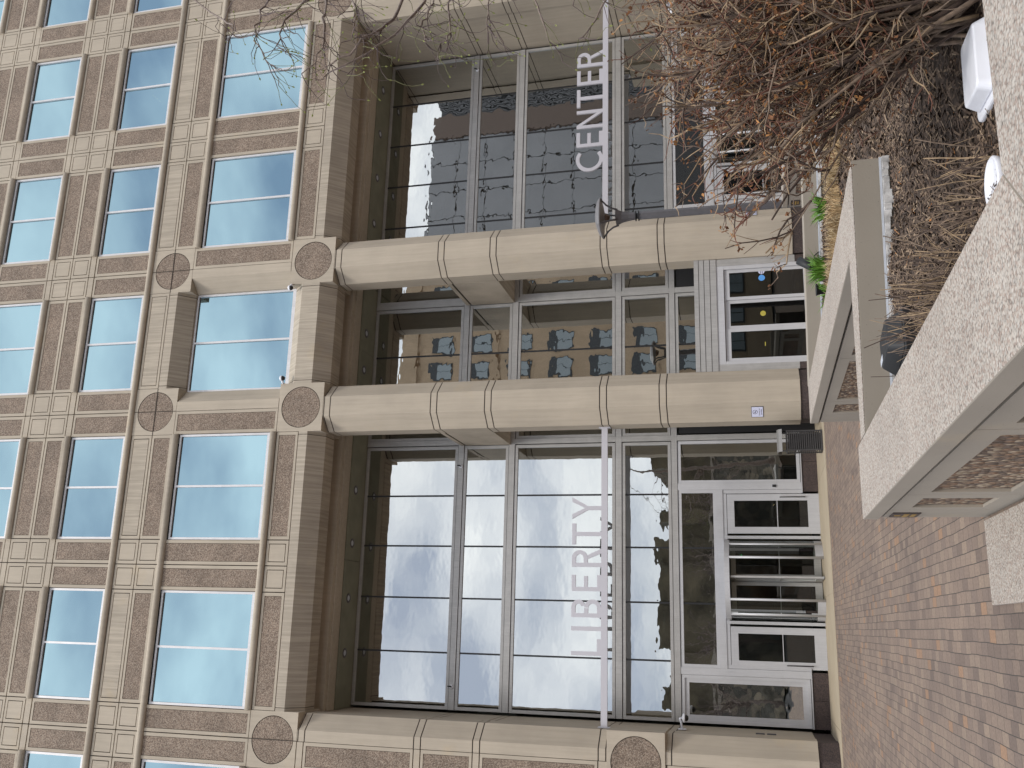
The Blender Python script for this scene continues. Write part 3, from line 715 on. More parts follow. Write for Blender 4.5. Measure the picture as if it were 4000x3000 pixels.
sign('CENTER', [(1.552,1.678),(1.713,1.818),(1.848,1.978),(2.004,2.134),(2.168,2.275),(2.302,2.418)], 1.15, 2.85,
     'pale grey metal letters spelling CENTER on a rail across the right bay of the entrance', 'metal word signs over the entrance')

# ------------------------------------------------------------------ planter walls
WT = .56; H = .885
def planter_run(name, label, xl, yf, yn, plaque=True, cap_poly=None, group='low precast planter walls'):
    """wall running along the depth with its framed face on the left (-x) side"""
    t = thing(name, label, 'planter wall', (xl+WT/2, yf, 0), group); xr = xl+WT
    c = MB(); pl = cap_poly or [(xl-.012,yf+.012),(xr,yf+.012),(xr,yn),(xl-.012,yn)]
    c.prism(pl, 'z', .768, H, 0, side=1); c.build('cap', [M['cap'], M['concrete']], t, bevel=.008)
    b = MB(); b.box(xl+.035, xr-.005, yn, yf-.012, 0, .775, 1)
    b.box(xl+.0345, xr-.004, yn, yf-.03, .0, .744, 0)
    d = .036
    segs_, y = [], yf
    def strip(y1, y0, z0, z1): b.box(xl, xl+d, y0+.004, y1-.004, z0, z1, 0)
    ys = [yf, yf-.47, yf-1.28]
    while ys[-1]-2.1 > yn: ys.append(ys[-1]-2.1)
    ys.append(yn)
    holes = []
    for i, (y1, y0) in enumerate(zip(ys, ys[1:])):
        if i == 0: strip(y1, y0, 0, .744); continue
        m1, m0 = (.15,.17) if i == 1 else (.13,.13)
        if y1-y0 < .5: strip(y1, y0, 0, .744); continue
        strip(y1, y0, .616, .744); strip(y1, y0, 0, .155)
        b.box(xl, xl+d, y1-m1, y1-.004, .155, .616, 0); b.box(xl, xl+d, y0+.004, y0+m0, .155, .616, 0); holes.append((y0+m0, y1-m1))
    b.box(xl+.034, xr-.002, yn-.012, yn-.001, 0, .767, 0)
    b.build('base', [M['concrete'], M['joint']], t)
    for y0, y1 in holes:
        p = MB(); p.box(xl+.020, xl+.0344, y0+.002, y1-.002, .157, .614); p.build('pebble_panel', M['coarse'], t)
    if plaque:
        p = MB(); y1 = yf-.06; p.box(xl-.008, xl-.001, y1-.26, y1, .51, .705, 0)
        p.box(xl-.011, xl-.008, y1-.20, y1-.06, .535, .565, 1); p.box(xl-.011, xl-.008, y1-.21, y1-.05, .585, .62, 1); p.box(xl-.011, xl-.008, y1-.15, y1-.10, .64, .68, 1)
        p.build('plaque', [M['plaque'], M['gold']], t)
    return t
AB = planter_run('planter_wall', 'nearest pale pebble-capped planter wall with a dark plaque, beside the brick paving', -5.07, -16.38, -21.66, True,
    [(-5.085,-16.365),(-4.505,-16.365),(-4.505,-21.1),(-5.085,-21.675)])
CDw = planter_run('planter_wall', 'middle planter wall with a framed pebble face, ending in front of the left column', -3.0, -10.2, -16.60, False,
    [(-3.015,-10.19),(-2.43,-10.19),(-2.43,-16.645),(-3.015,-16.632)])
EF = planter_run('planter_wall', 'farthest planter wall, small with a dark gold-lettered plaque, behind the shrub by the lamp post', 3.25, -4.0, -13.0, True)
t = thing('planter_wall', 'pale flat wall edge of the front planter, below the white box', 'planter wall', (-1, -21.4, 0), 'low precast planter walls')
b = MB(); b.prism([(-4.499,-21.1),(4.5,-21.1),(4.5,-21.68),(-5.079,-21.68)], 'z', .768, H); b.build('cap', M['cap'], t, bevel=.008)
b = MB(); b.box(-4.98, 4.5, -21.62, -21.13, 0, .766); b.build('base', M['concrete'], t)
t = thing('planter_wall', 'plain grey cross wall of the mulch bed facing the camera, with a peeling white liner', 'planter wall', (-3.5, -16.8, 0), 'low precast planter walls')
BCP = [(-4.503,-16.605),(-2.43,-16.652),(-2.43,-17.195),(-4.503,-16.887)]
b = MB(); b.prism(BCP, 'z', 0, H-.004, 0); b.build('base', M['concrete'], t, bevel=.006)
b = MB(); b.prism([(x*.9985-.005, y) for x, y in BCP], 'z', H-.0039, H+.001, 0); b.build('cap', M['cap'], t)
random.seed(5)
b = MB(); pts = [(-4.503,-16.895),(-2.45,-17.232)]
n = 40
for i in range(n):
    f0, f1 = i/n, (i+1)/n; P = lambda f_: (pts[0][0]+(pts[1][0]-pts[0][0])*f_, pts[0][1]+(pts[1][1]-pts[0][1])*f_)
    (a, c), (e, g_) = P(f0), P(f1)
    b.prism([(a,c-.012),(e,g_-.012),(e,g_),(a,c)], 'z', .676, .692, 1)
    lo = .622+.012*math.sin(i*.9)+random.uniform(-.006,.006)
    b.prism([(a,c-.02-random.uniform(0,.02)),(e,g_-.02-random.uniform(0,.02)),(e,g_),(a,c)], 'z', lo, .672, 0)
b.build('liner', [M['liner'], M['grey_plastic']], t)
t = thing('planter_wall', 'long plain grey wall of the dry grass bed, below the columns', 'planter wall', (2, -10.8, 0), 'low precast planter walls')
b = MB()
b.prism([(-2.425,-10.42),(-2.425,-10.05),(6,-13.0),(6,-13.38)], 'z', 0, H, 0)
b.build('base', M['concrete'], t, bevel=.006)
b = MB()
for i in range(60):
    f0, f1 = i/60, (i+1)/60; P = lambda f_: (-2.42+8.42*f_, -10.432-2.96*f_)
    (a, c), (e, g_) = P(f0), P(f1); lo = .622+.012*math.sin(i*.8)+random.uniform(-.006,.006)
    b.prism([(a,c-.02-random.uniform(0,.015)),(e,g_-.02-random.uniform(0,.015)),(e,g_),(a,c)], 'z', lo, .672, 0)
    b.prism([(a,c-.013),(e,g_-.013),(e,g_),(a,c)], 'z', .676, .692, 1)
    if i % 2 == 0: b.lathe([(.012,-.03),(.012,-.02),(0,-.03)], ((a+e)/2,(c+g_)/2-.006,.655), 8, 2, 'y', False)
b.build('liner', [M['liner'], M['grey_plastic'], M['black']], t)
b = MB()
for i in range(8): b.box(-5.72, -5.10, -16.42-.62*i-.612, -16.42-.62*i, -.2, .035)
tag(b.build('stone_border', M['cap'], bevel=.006), 'flat pale stone border slab laid in the bricks beside the nearest planter wall', 'stone slab')

# ------------------------------------------------------------------ mulch and soil
random.seed(11)
def hgt(x, y):
    return .612 + .03*math.sin(x*2.1+y*1.3) + .02*math.sin(x*5.3-y*3.7)
b = MB(); nx, ny = 90, 60
def soil_patch(x0, x1, y0, y1, nx, ny, cut=None):
    i0 = len(b.v)
    for j in range(ny+1):
        for i in range(nx+1):
            x = x0+(x1-x0)*i/nx; y = y0+(y1-y0)*j/ny; b.v.append((x, y, hgt(x, y)+random.uniform(-.006,.006)))
    for j in range(ny):
        for i in range(nx):
            q = i0+j*(nx+1)+i; b.f.append((q, q+1, q+nx+2, q+nx+1)); b.m.append(0); b.sm.append(True)
soil_patch(-4.5, -2.44, -21.12, -16.9, 46, 90); soil_patch(-2.44, 4.5, -21.12, -10.4, 110, 170)
struct(b.build('soil_bed', M['soil']))
CH = [flat('mulch_chip_a', (.098,.064,.044), .9), flat('mulch_chip_b', (.16,.108,.072), .9), flat('mulch_chip_c', (.27,.195,.13), .9), flat('mulch_chip_d', (.045,.031,.024), .9), flat('mulch_chip_e', (.40,.17,.05), .9)]
b = MB()
def chips(n, x0, x1, y0, y1, sc=1.0):
    for _ in range(n):
        x, y = random.uniform(x0, x1), random.uniform(y0, y1)
        if x < -2.44 and y > -16.95-.146*(x+4.5)-.02: continue
        if x > -2.44 and y > -10.5-.35*(x+2.42): continue
        if -3.05 < x < -2.4 and y > -17.25: continue
        z = hgt(x, y)+random.uniform(.0,.02); a = random.uniform(0, math.pi); L_ = random.uniform(.012,.042)*sc; w_ = random.uniform(.003,.009)*sc; tl = random.uniform(-.5,.5)
        d = Vector((math.cos(a), math.sin(a), tl))*L_; s_ = Vector((-math.sin(a), math.cos(a), random.uniform(-.4,.4)))*w_; p = Vector((x, y, z))
        b.poly([p-d-s_*.6, p+d*.9-s_, p+d+s_*.5, p-d*.85+s_], random.choices(range(5), (34,30,14,20,.8))[0])
chips(17000, -4.5, -2.2, -21.1, -16.9); chips(14000, -2.2, .8, -21.1, -16.5); chips(26000, -2.4, 3.4, -17.3, -10.6, 1.5)
tag(b.build('mulch', CH), 'brown wood chip mulch spread over the planting bed', 'mulch', kind='stuff')

# ------------------------------------------------------------------ things lying in the bed
def rbox(mbd, cx, cy, z0, z1, sx, sy, rad, rot, mi=0, top=1.0, seg=5):
    pts0 = []; 
    for qx, qy, a0 in ((1,1,0),(-1,1,90),(-1,-1,180),(1,-1,270)):
        for k in range(seg+1):
            a = R(a0+90*k/seg); pts0.append((qx*(sx/2-rad)+rad*math.cos(a), qy*(sy/2-rad)+rad*math.sin(a)))
    cr, sr = math.cos(rot), math.sin(rot); n = len(pts0); i0 = len(mbd.v)
    for z, k in ((z0,1),(z1,top)):
        for x, y in pts0: mbd.v.append((cx+(x*cr-y*sr)*k, cy+(x*sr+y*cr)*k, z))
    for j in range(n): mbd.f.append((i0+j, i0+(j+1)%n, i0+n+(j+1)%n, i0+n+j)); mbd.m.append(mi); mbd.sm.append(False)
    mbd.f.append(tuple(i0+n+j for j in range(n))); mbd.f.append(tuple(i0+j for j in range(n))[::-1]); mbd.m += [mi,mi]; mbd.sm += [False,False]
t = thing('floodlight_box', 'white plastic box with a lipped lid lying on the mulch under the big shrub', 'plastic box', (-3.45, -20.0, .62))
b = MB(); rbox(b, -3.40, -19.93, .53, .575, .40, .34, .04, R(-6)); b.build('body', M['grey_plastic'], t)
b = MB(); rbox(b, -3.40, -19.93, .575, .60, .43, .37, .05, R(-6), 0, .985); rbox(b, -3.40, -19.935, .60, .665, .36, .30, .04, R(-6), 0, .86); b.build('lid', M['white_plastic'], t, bevel=.008)
b = MB(); b.lathe([(0,.54),(.10,.54),(.115,.58),(.118,.60),(.108,.607),(.095,.59),(0,.588)], (-4.06,-20.08,.055), 28); 
tag(b.build('plastic_saucer', M['white_plastic']), 'white round plastic rim half hidden behind the planter cap by cut stems', 'plant saucer')
t = thing('floodlight', 'black plastic floodlight housing lying on the mulch against the planter wall', 'floodlight', (-3.95, -17.6, .62))
b = MB(); rbox(b, -4.02, -17.55, .60, .70, .34, .52, .04, R(12)); b.build('housing', M['black_plastic'], t, bevel=.006)
b = MB(); rbox(b, -4.02, -17.55, .70, .80, .30, .46, .04, R(12), 0, .72); b.build('cover', M['black_plastic'], t, bevel=.006)
b = MB(); rbox(b, -4.10, -17.43, .8008, .8025, .05, .11, .005, R(12)); b.build('rating_label', M['grey_plastic'], t)
# spotlight by the wall
sx, sy = -.90, -11.07
t = thing('spotlight', 'small black spotlight on a spike, lit, against the grass bed wall', 'spotlight', (sx, sy, .62))
b = MB(); b.tube([(sx-.02,sy,.60),(sx-.02,sy,.72)], .018, 8); b.prism([(sx-.16,.69),(sx+.02,.69),(sx-.02,.80),(sx-.12,.80)], 'y', sy-.05, sy+.05); b.build('stand', M['black_plastic'], t)
a0 = Vector((sx-.04,sy-.01,.80)); a1 = Vector((sx+.10,sy+.05,.97))
b = MB(); b.tube([a0, a0.lerp(a1,.05), a1], [.045,.055,.062], 16); b.build('barrel', M['black_plastic'], t)
b = MB(); dv = (a1-a0).normalized(); b.tube([a1+dv*.001, a1+dv*.004], .05, 16); b.build('lamp', M['bulb'], t)
b = MB(); b.tube([(sx-.02,sy,.71),(sx+.14,sy+.02,.76),(sx+.2,sy+.03,.70),(sx+.19,sy+.02,.60)], .009, 6); b.tube([(sx-.15,sy,.72),(sx-.24,sy+.01,.70),(sx-.26,sy+.03,.60)], .009, 6); b.build('cable', M['black_plastic'], t)
b = MB(); b.lathe([(.05,.60),(.075,.74),(.085,.75),(.085,.76),(.07,.755),(.06,.70),(0,.70)], (-1.36,-11.3,.02), 20)
tag(b.build('plant_pot', M['black_plastic']), 'dark round plastic plant pot standing in the grass bed beside the middle wall', 'plant pot')

# ------------------------------------------------------------------ litter bin
bx, by = -1.275, .10
t = thing('litter_bin', 'dark slatted metal litter bin with a hooded lid beside the left column', 'litter bin', (bx, by+.23, 0))
b = MB(); x0, x1, y0, y1 = bx-.26, bx+.26, by, by+.46
for px in (x0, x1-.03):
    for py in (y0, y1-.03): b.box(px, px+.03, py, py+.03, .02, .88)
b.box(x0, x1, y0-.004, y0+.028, .86, .895); b.box(x0, x1, y1-.028, y1+.004, .86, .895); b.box(x0-.004, x0+.028, y0+.03, y1-.03, .86, .895); b.box(x1-.028, x1+.004, y0+.03, y1-.03, .86, .895)
b.box(x0, x1, y0-.004, y0+.028, .02, .07); b.box(x0-.004, x0+.028, y0+.03, y1-.03, .02, .07)
b.build('frame', M['dark_metal'], t)
b = MB()
for k in range(15):
    z = .085+k*.051; b.box(x0+.03, x1-.03, y0+.004, y0+.022, z, z+.030); b.box(x0+.004, x0+.022, y0+.03, y1-.03, z, z+.030); b.box(x1-.022, x1-.004, y0+.03, y1-.03, z, z+.030)
b.build('slats', M['dark_metal'], t)
b = MB(); b.lathe([(.19,.03),(.19,.84)], ((x0+x1)/2, (y0+y1)/2, 0), 20); b.build('liner', M['black'], t)
b = MB(); pr = [(y0-.05,1.0),(y0+.0,1.075),(y0+.10,1.12),(y1-.10,1.12),(y1,1.075),(y1+.05,1.0),(y1+.03,1.0),(y1-.02,1.06),(y1-.11,1.10),(y0+.11,1.10),(y0+.02,1.06),(y0-.03,1.0)]
b.prism(pr, 'x', x0-.03, x1+.03)
for px in (x0+.02, x1-.045): b.box(px, px+.025, y0+.2, y0+.26, .895, 1.1)
b.build('hood', flat('hood_grey', (.16,.155,.15), .5, .1), t)

# ------------------------------------------------------------------ street lamp
lx, ly = 3.79, -3.0
t = thing('street_lamp', 'grey square post lamp with a flared open head in front of the right column', 'street lamp', (lx, ly, 0))
b = MB(); b.prism([(lx+.102*math.cos(R(45*k+10)), ly+.102*math.sin(R(45*k+10))) for k in range(8)], 'z', 0, 4.20)
b.box(lx-.17, lx+.17, ly-.17, ly+.17, 0, .05); b.build('post', M['lamp_metal'], t)
b = MB(); b.lathe([(.11,4.205),(.135,4.205),(.135,4.225),(.07,4.235),(.07,4.265),(.135,4.275),(.135,4.295),(.10,4.30)], (lx,ly,0), 8, 0, 'z', False); b.build('collar', M['black'], t)
b = MB(); n = 8
b.lathe([(.10,4.30),(.115,4.45),(.15,4.62),(.215,4.76),(.20,4.76),(.13,4.60),(.0,4.58)], (lx,ly,0), 8, 0, 'z', False); b.build('funnel', M['lamp_metal'], t)
LA = 52
def pyr(mbd, prof, mi=0):
    i0 = len(mbd.v)
    for r_, z in prof:
        for k in range(16):
            t_ = 2*math.pi*k/16; q = 1/(abs(math.cos(t_))**1.35+abs(math.sin(t_))**1.35)**(1/1.35)
            an = t_+R(LA); mbd.v.append((lx+r_*q*math.cos(an), ly+r_*q*math.sin(an), z))
    for j in range(len(prof)-1):
        for k in range(16): mbd.f.append((i0+j*16+k, i0+j*16+(k+1)%16, i0+j*16+16+(k+1)%16, i0+j*16+16+k)); mbd.m.append(mi); mbd.sm.append(False)
for k in range(4):
    a = R(LA+90*k); c_, s_ = math.cos(a), math.sin(a)
    b = MB(); b.tube([(lx+c_*r_, ly+s_*r_, z) for r_, z in ((.195,4.72),(.24,4.86),(.33,4.99),(.45,5.09),(.50,5.115))], [.026,.024,.024,.024,.02], 6); b.build('arm', M['lamp_metal'], t)
b = MB(); pyr(b, [(.0,5.03),(.12,5.03),(.30,5.10),(.515,5.115),(.52,5.135),(.44,5.20),(.30,5.25),(.0,5.265)]); b.build('canopy', flat('lamp_canopy', (.21,.205,.21), .45, .2), t)
b = MB(); b.lathe([(0,4.93),(.07,4.93),(.12,5.04)], (lx,ly,0), 12, 0); b.build('lens', flat('amber_lens', (.12,.08,.06), .2), t)

# ------------------------------------------------------------------ security cameras and small signs
CG = 'white security cameras on the entrance'
def dome_cam(x, z, d, label):
    p = Vector((x*U, -.02, (z+Z0)*U)); t = thing('security_camera', label, 'camera', p, CG)
    b = MB(); b.tube([p+Vector((0,.12,0)), p+Vector((0,0,0)), p+Vector((d*.10,-.05,.0))], [.03,.03,.045], 10); b.build('mount', M['white_plastic'], t)
    b = MB(); b.lathe([(.0,-.085),(.045,-.07),(.07,-.03),(.072,.0)], p+Vector((d*.13,-.06,-.01)), 16, 0); b.build('lens_dome', M['black'], t)
    b = MB(); b.lathe([(.078,0),(.085,.02),(.08,.05),(.05,.075),(0,.08)], p+Vector((d*.13,-.06,-.01)), 16, 0); b.build('housing', M['white_plastic'], t)
dome_cam(.162, .14, 1, 'white dome camera on the lower left medallion block, beside the recessed window')
dome_cam(.838, .14, -1, 'white dome camera on the lower right medallion block, beside the recessed window')
def arm_cam(x, y, z, d, label):
    p = Vector((x*U, y*U, (z+Z0)*U)); t = thing('security_camera', label, 'camera', p, CG)
    b = MB(); b.box(p.x-.02 if d > 0 else p.x-.0, p.x+.0 if d > 0 else p.x+.02, p.y-.09, p.y+.09, p.z-.10, p.z+.10)
    b.tube([p, p+Vector((d*.16,0,.03)), p+Vector((d*.24,0,.06)), p+Vector((d*.26,0,0))], [.03,.028,.028,.03], 10); b.build('arm', M['white_plastic'], t)
    q = p+Vector((d*.26,0,-.03)); b = MB(); b.lathe([(.03,.03),(.105,.01),(.115,-.03),(.11,-.05),(.0,-.05)], q, 18); b.build('housing', M['white_plastic'], t)
    b = MB(); b.lathe([(.085,-.051),(.075,-.10),(.04,-.13),(0,-.135)], q, 16); b.build('lens_dome', M['black'], t)
arm_cam(-1.85, .36, -2.345, 1, 'white bracket camera on the inner side of the left pier above the granite')
arm_cam(2.85, .36, -2.345, -1, 'white bracket camera on the inner side of the right pier behind the shrub')
def mini_cam(x, z, label):
    p = Vector((x*U, (GY-.009)*U, (z+Z0)*U)); t = thing('security_camera', label, 'camera', p, 'tiny cameras on the glazing bars')
    b = MB(); b.lathe([(.06,0),(.06,-.02),(.04,-.04),(0,-.045)], p, 16, 0, 'y'); b.build('housing', M['white_plastic'], t)
    b = MB(); b.tube([p+Vector((0,-.04,0)), p+Vector((.01,-.08,.02)), p+Vector((.015,-.10,.09))], .022, 8); b.build('lens', M['black'], t)
mini_cam(-.29, -.884, 'tiny white and black camera on the upper glazing bar beside the left column')
mini_cam(-1.702, -.880, 'tiny white and black camera on the upper glazing bar near the left pier')
mini_cam(2.718, -.886, 'tiny white and black camera on the upper glazing bar near the right pier')
def text(body, size, loc, rot, m, parent, name='lettering'):
    cu = bpy.data.curves.new(name, 'FONT'); cu.body = body; cu.size = size; cu.align_x = 'CENTER'; cu.align_y = 'CENTER'; cu.extrude = .0006
    o = bpy.data.objects.new(name, cu); C.objects.link(o); dg = bpy.context.evaluated_depsgraph_get()
    me = bpy.data.meshes.new_from_object(o.evaluated_get(dg)); bpy.data.objects.remove(o)
    me.transform(Matrix.Translation(loc) @ rot.to_4x4()); me.materials.append(m)
    q = bpy.data.objects.new(name, me); C.objects.link(q); q.parent = parent; q.location = -parent.location; return q
def col_sign(cx, side, z, label):
    nv = Vector((side*.7071, -.7071, 0)); tv = Vector((.7071, side*.7071, 0)); zv = Vector((0,0,1))
    p = Vector(((cx+side*(.0621+.15)/2)*U, .044*U, (z+Z0)*U)) + nv*.012
    t = thing('no_smoking_sign', label, 'sign', p, 'no smoking signs on the columns')
    def q3(mbd, a, c, e, g_, off, mi=0):
        pts = [p+nv*off+tv*x+zv*y for x, y in ((a,e),(c,e),(c,g_),(a,g_))]; bk = [v-nv*.006 for v in pts]
        mbd.poly(pts, mi)
        for k in range(4): mbd.poly([pts[k], pts[(k+1)%4], bk[(k+1)%4], bk[k]], mi)
    b = MB(); q3(b, -.165, .165, -.15, .15, 0); b.build('backing', M['black'], t)
    b = MB(); q3(b, -.152, .152, -.14, .14, .003); b.build('plate', M['sign_white'], t)
    b = MB(); n = 28
    for k in range(n):
        a0, a1 = 2*math.pi*k/n, 2*math.pi*(k+1)/n
        b.poly([p+nv*.0045+tv*(r_*math.cos(a))+zv*(.055+r_*math.sin(a)) for r_, a in ((.062,a0),(.062,a1),(.052,a1),(.052,a0))])
    b.poly([p+nv*.0044+tv*x+zv*(.055+y) for x, y in ((-.04,.034),(-.034,.04),(.04,-.034),(.034,-.04))]); b.poly([p+nv*.0041+tv*x+zv*(.055+y) for x, y in ((-.035,-.012),(.03,-.012),(.03,.004),(-.035,.004))])
    b.build('symbol', M['ink'], t)
    rot = Matrix((tv, zv, nv)).transposed()
    text('Smoking not', .042, p+nv*.0045+zv*-.05, rot, M['ink'], t); text('permitted', .042, p+nv*.0045+zv*-.10, rot, M['ink'], t)
col_sign(0, -1, -2.82, 'small white no smoking sign on the left column')
col_sign(1, 1, -2.83, 'small white no smoking sign on the right column behind a branch')
t = thing('card_reader', 'small black square card reader on the white post beside the right swing door', 'card reader', (-.4415*U, (GY-.0085)*U, (-2.905+Z0)*U))
b = MB(); p = t.location; b.box(p.x-.035, p.x+.035, p.y-.03, p.y, p.z-.05, p.z+.05); b.build('body', M['black_plastic'], t, bevel=.006); b = MB(); b.box(p.x-.02, p.x+.02, p.y-.032, p.y-.03, p.z-.005, p.z+.03); b.build('panel', M['black'], t)
t = thing('wall_intercom', 'pair of small grey intercom plates on the left pier reveal', 'intercom', (-1.862*U, .30*U, (-2.80+Z0)*U))
for z in (-2.77, -2.83):
    b = MB(); b.box(-1.852*U, -1.846*U, .29*U, .315*U, (z-.024+Z0)*U, (z+.024+Z0)*U); b.build('plate', M['lamp_metal'], t)

# ------------------------------------------------------------------ plants
BARK = [flat('twig_grey', (.165,.118,.085), .85, 0, .4, 30), flat('twig_dark', (.065,.043,.033), .9, 0, .4, 30), flat('twig_tan', (.29,.205,.125), .85, 0, .3, 30), flat('twig_red', (.135,.055,.034), .8, 0, .35, 30),
        flat('dry_flower', (.17,.075,.032), .9, 0, .5, 40), flat('dry_leaf', (.36,.17,.055), .8, 0, .5, 30)]
rnd = random.Random(3)
def rv(k): return Vector((rnd.gauss(0,k), rnd.gauss(0,k), rnd.gauss(0,k)))
def wiggle(p, d, length, n, k, grav=0):
    pts = [p.copy()]; d = d.normalized()
    for i in range(n):
        d = (d + rv(k) + Vector((0,0,grav))).normalized(); pts.append(pts[-1]+d*length/n)
    return pts, d
def shrub(name, label, bases, nst, seed):
    global rnd
    rnd = random.Random(seed); wood = MB(); head = MB()
    for s_ in range(nst):
        bs = rnd.choice(bases); p = Vector(bs[:3]) + Vector((rnd.gauss(0,.10), rnd.gauss(0,.10), 0))
        d = Vector((rnd.uniform(-.64,.22), rnd.gauss(.22,.14), 1.0))
        Ln = rnd.uniform(.80, 1.42)*bs[6]; r0 = rnd.choice((.007,.009,.011,.014,.018))
        pts, dd = wiggle(p, d, Ln, 8, .11, .02)
        wood.tube(pts, [r0*(1-.66*i/8) for i in range(9)], 5, rnd.choices((0,1,2),(4,5,1))[0])
        for j in range(rnd.randint(9, 15)):
            i = rnd.randint(2, 8); q = pts[i]; d2 = (dd + rv(.42) + Vector((0,0,.1)))
            l2 = rnd.uniform(.12,.36)*bs[6]; p2, e2 = wiggle(q, d2, l2, 4, .26, .01); r1 = rnd.uniform(.0035,.0068)
            wood.tube(p2, [r1, r1*.9, r1*.8, r1*.7, r1*.55], 4, rnd.choices((0,1,2,3),(5,3,3,2.2))[0])
            for m_ in range(rnd.randint(3, 5)):
                q3 = p2[rnd.randint(1, 4)]; d3 = e2 + rv(.55); l3 = rnd.uniform(.04,.15); p3, e3 = wiggle(q3, d3, l3, 2, .3)
                wood.tube(p3, [.0027,.0023,.0016], 3, rnd.choices((0,1,2,3),(4,2,3,4))[0])
                if rnd.random() < (.38 if i > 4 else .1):
                    tip = p3[-1]
                    for _ in range(rnd.randint(3, 6)):
                        c_ = tip + rv(.011); a_ = rv(.0062); b_ = rv(.0062); head.poly([c_-a_, c_+b_, c_+a_, c_-b_*.6], rnd.choices((0,1),(5,1.6))[0])
    t = thing(name, label, 'shrub', bases[0][:3])
    wood.build('branches', BARK[:4], t); head.build('dry_flower_heads', BARK[4:], t)
    return t
shrub('bare_shrub', 'large bare twiggy shrub with rusty dried flower heads overhanging the mulch bed', [(-3.10,-20.0,.62,-.24,.25,1.0,1.0),(-2.95,-19.9,.62,-.3,.3,1,1.0),(-2.75,-19.9,.62,-.22,.25,1,1.05),(-2.35,-19.6,.62,-.25,.25,1,1.1),(-2.0,-19.3,.62,-.2,.2,1,1.15),(-1.7,-19.0,.62,-.2,.1,1,1.15)], 210, 8)
def branch_set(mbd, limbs, r0):
    for pts, r_ in limbs:
        mbd.tube([Vector(p) for p in pts], [r_*(1-.55*i/(len(pts)-1)) for i in range(len(pts))], 6, 0)
# the long low branch that leans out to the left
sb = MB(); rnd = random.Random(21)
P = [(-3.02,-20.02,.64),(-3.12,-19.85,.86),(-3.27,-19.62,1.08),(-3.40,-19.45,1.25),(-3.51,-19.3,1.40),(-3.60,-19.16,1.56),(-3.68,-19.08,1.67)]
sb.tube(P, [.016,.015,.014,.013,.012,.010,.008], 7, 0)
for q, d, l_ in ((P[5],(-.25,.1,.35),.17),(P[6],(-.15,.05,.5),.12),(P[6],(.1,0,.6),.10),(P[5],(.15,.05,.7),.22),(P[4],(.1,.1,.8),.30)):
    pp, e = wiggle(Vector(q), Vector(d), l_, 4, .15); sb.tube(pp, [.006,.0055,.005,.004,.003], 5, rnd.choice((0,3,3)))
    for _ in range(4):
        k = pp[rnd.randint(1,4)]; p3, e3 = wiggle(k, e+rv(.5), rnd.uniform(.04,.09), 2, .2); sb.tube(p3, [.003,.0025,.0018], 4, 3)
sb_o = sb.build('low_branch', BARK[:4], bpy.data.objects['bare_shrub'])
def stems(name, label, c, n, seed, lean, hr=(.2,.45)):
    global rnd
    rnd = random.Random(seed); mbd = MB()
    for _ in range(n):
        p = Vector((c[0]+rnd.gauss(0,c[3]), c[1]+rnd.gauss(0,c[4]), .60)); d = Vector(lean)+rv(.32); d.z = abs(d.z)+.3
        pts, e = wiggle(p, d, rnd.uniform(*hr), 4, .08); r_ = rnd.uniform(.0022,.0046); mbd.tube(pts, [r_, r_*.95, r_*.9, r_*.8, r_*.7], 5, rnd.choices((0,1,2),(5,3,2))[0])
        if rnd.random() < .6:
            q = pts[2]; p2, _e = wiggle(q, e+rv(.4), rnd.uniform(.06,.15), 2, .1); mbd.tube(p2, [r_*.6, r_*.5, r_*.4], 4, 2)
    return tag(mbd.build(name, BARK[:4]), label, 'cut shrub', 'cut back shrubs in the mulch bed')
stems('cut_shrub', 'clump of cut back bare stems rising beside the black floodlight end of the front wall', (-4.2,-18.95,0,.10,.36), 105, 4, (.12,.35,.75))
stems('cut_shrub', 'smaller clump of cut bare stems by the corner of the front planter cap', (-3.95,-19.75,0,.09,.16), 42, 6, (.05,.5,.7), (.15,.36))
# dry ornamental grass
GR = [flat('dry_grass_a', (.42,.30,.155), .8, 0, .2, 8), flat('dry_grass_b', (.30,.20,.10), .8, 0, .2, 8), flat('dry_grass_c', (.50,.40,.25), .8)]
GN = [flat('fresh_leaf_a', (.085,.20,.022), .5), flat('fresh_leaf_b', (.14,.29,.035), .5)]
def blades(mbd, cx, cy, z, n, rad, h0, h1, wd, nm, spread=.5):
    for _ in range(n):
        a = rnd.uniform(0, 6.283); r_ = rad*math.sqrt(rnd.random()); p = Vector((cx+r_*math.cos(a), cy+r_*math.sin(a), z)); h_ = rnd.uniform(h0, h1)
        o = Vector((math.cos(a), math.sin(a), 0))*spread*h_*rnd.uniform(.2,1) + Vector((rnd.gauss(0,.05), rnd.gauss(0,.05), 0)); b_ = rnd.uniform(0, 3.14); s_ = Vector((math.cos(b_), math.sin(b_), 0))*wd
        q1 = p+o*.35+Vector((0,0,h_*.6)); q2 = p+o+Vector((0,0,h_*rnd.uniform(.8,1.0))); k = rnd.randint(0, nm-1)
        mbd.poly([p-s_, p+s_, q1+s_*.8, q1-s_*.8], k); mbd.poly([q1-s_*.8, q1+s_*.8, q2], k)
rnd = random.Random(9)
gl = [(-2.05,-13.0),(-1.55,-13.15),(-1.0,-13.3),(-.45,-13.5),(.1,-13.7),(.65,-13.9),(1.2,-14.1),(1.8,-14.3),(-.2,-14.6),(.5,-14.9),(1.2,-15.2)]
for i, (gx, gy) in enumerate(gl):
    mbd = MB(); blades(mbd, gx, gy, .6, 620, .36, .08, .23, .005, 3)
    mbd.lathe([(.31,0),(.26,.05),(.15,.10),(0,.12)], (gx,gy,.58), 10, 1)
    tag(mbd.build('ornamental_grass', GR), 'dry tan clump of cut ornamental grass in the bed under the columns', 'grass clump', 'dry ornamental grass clumps')
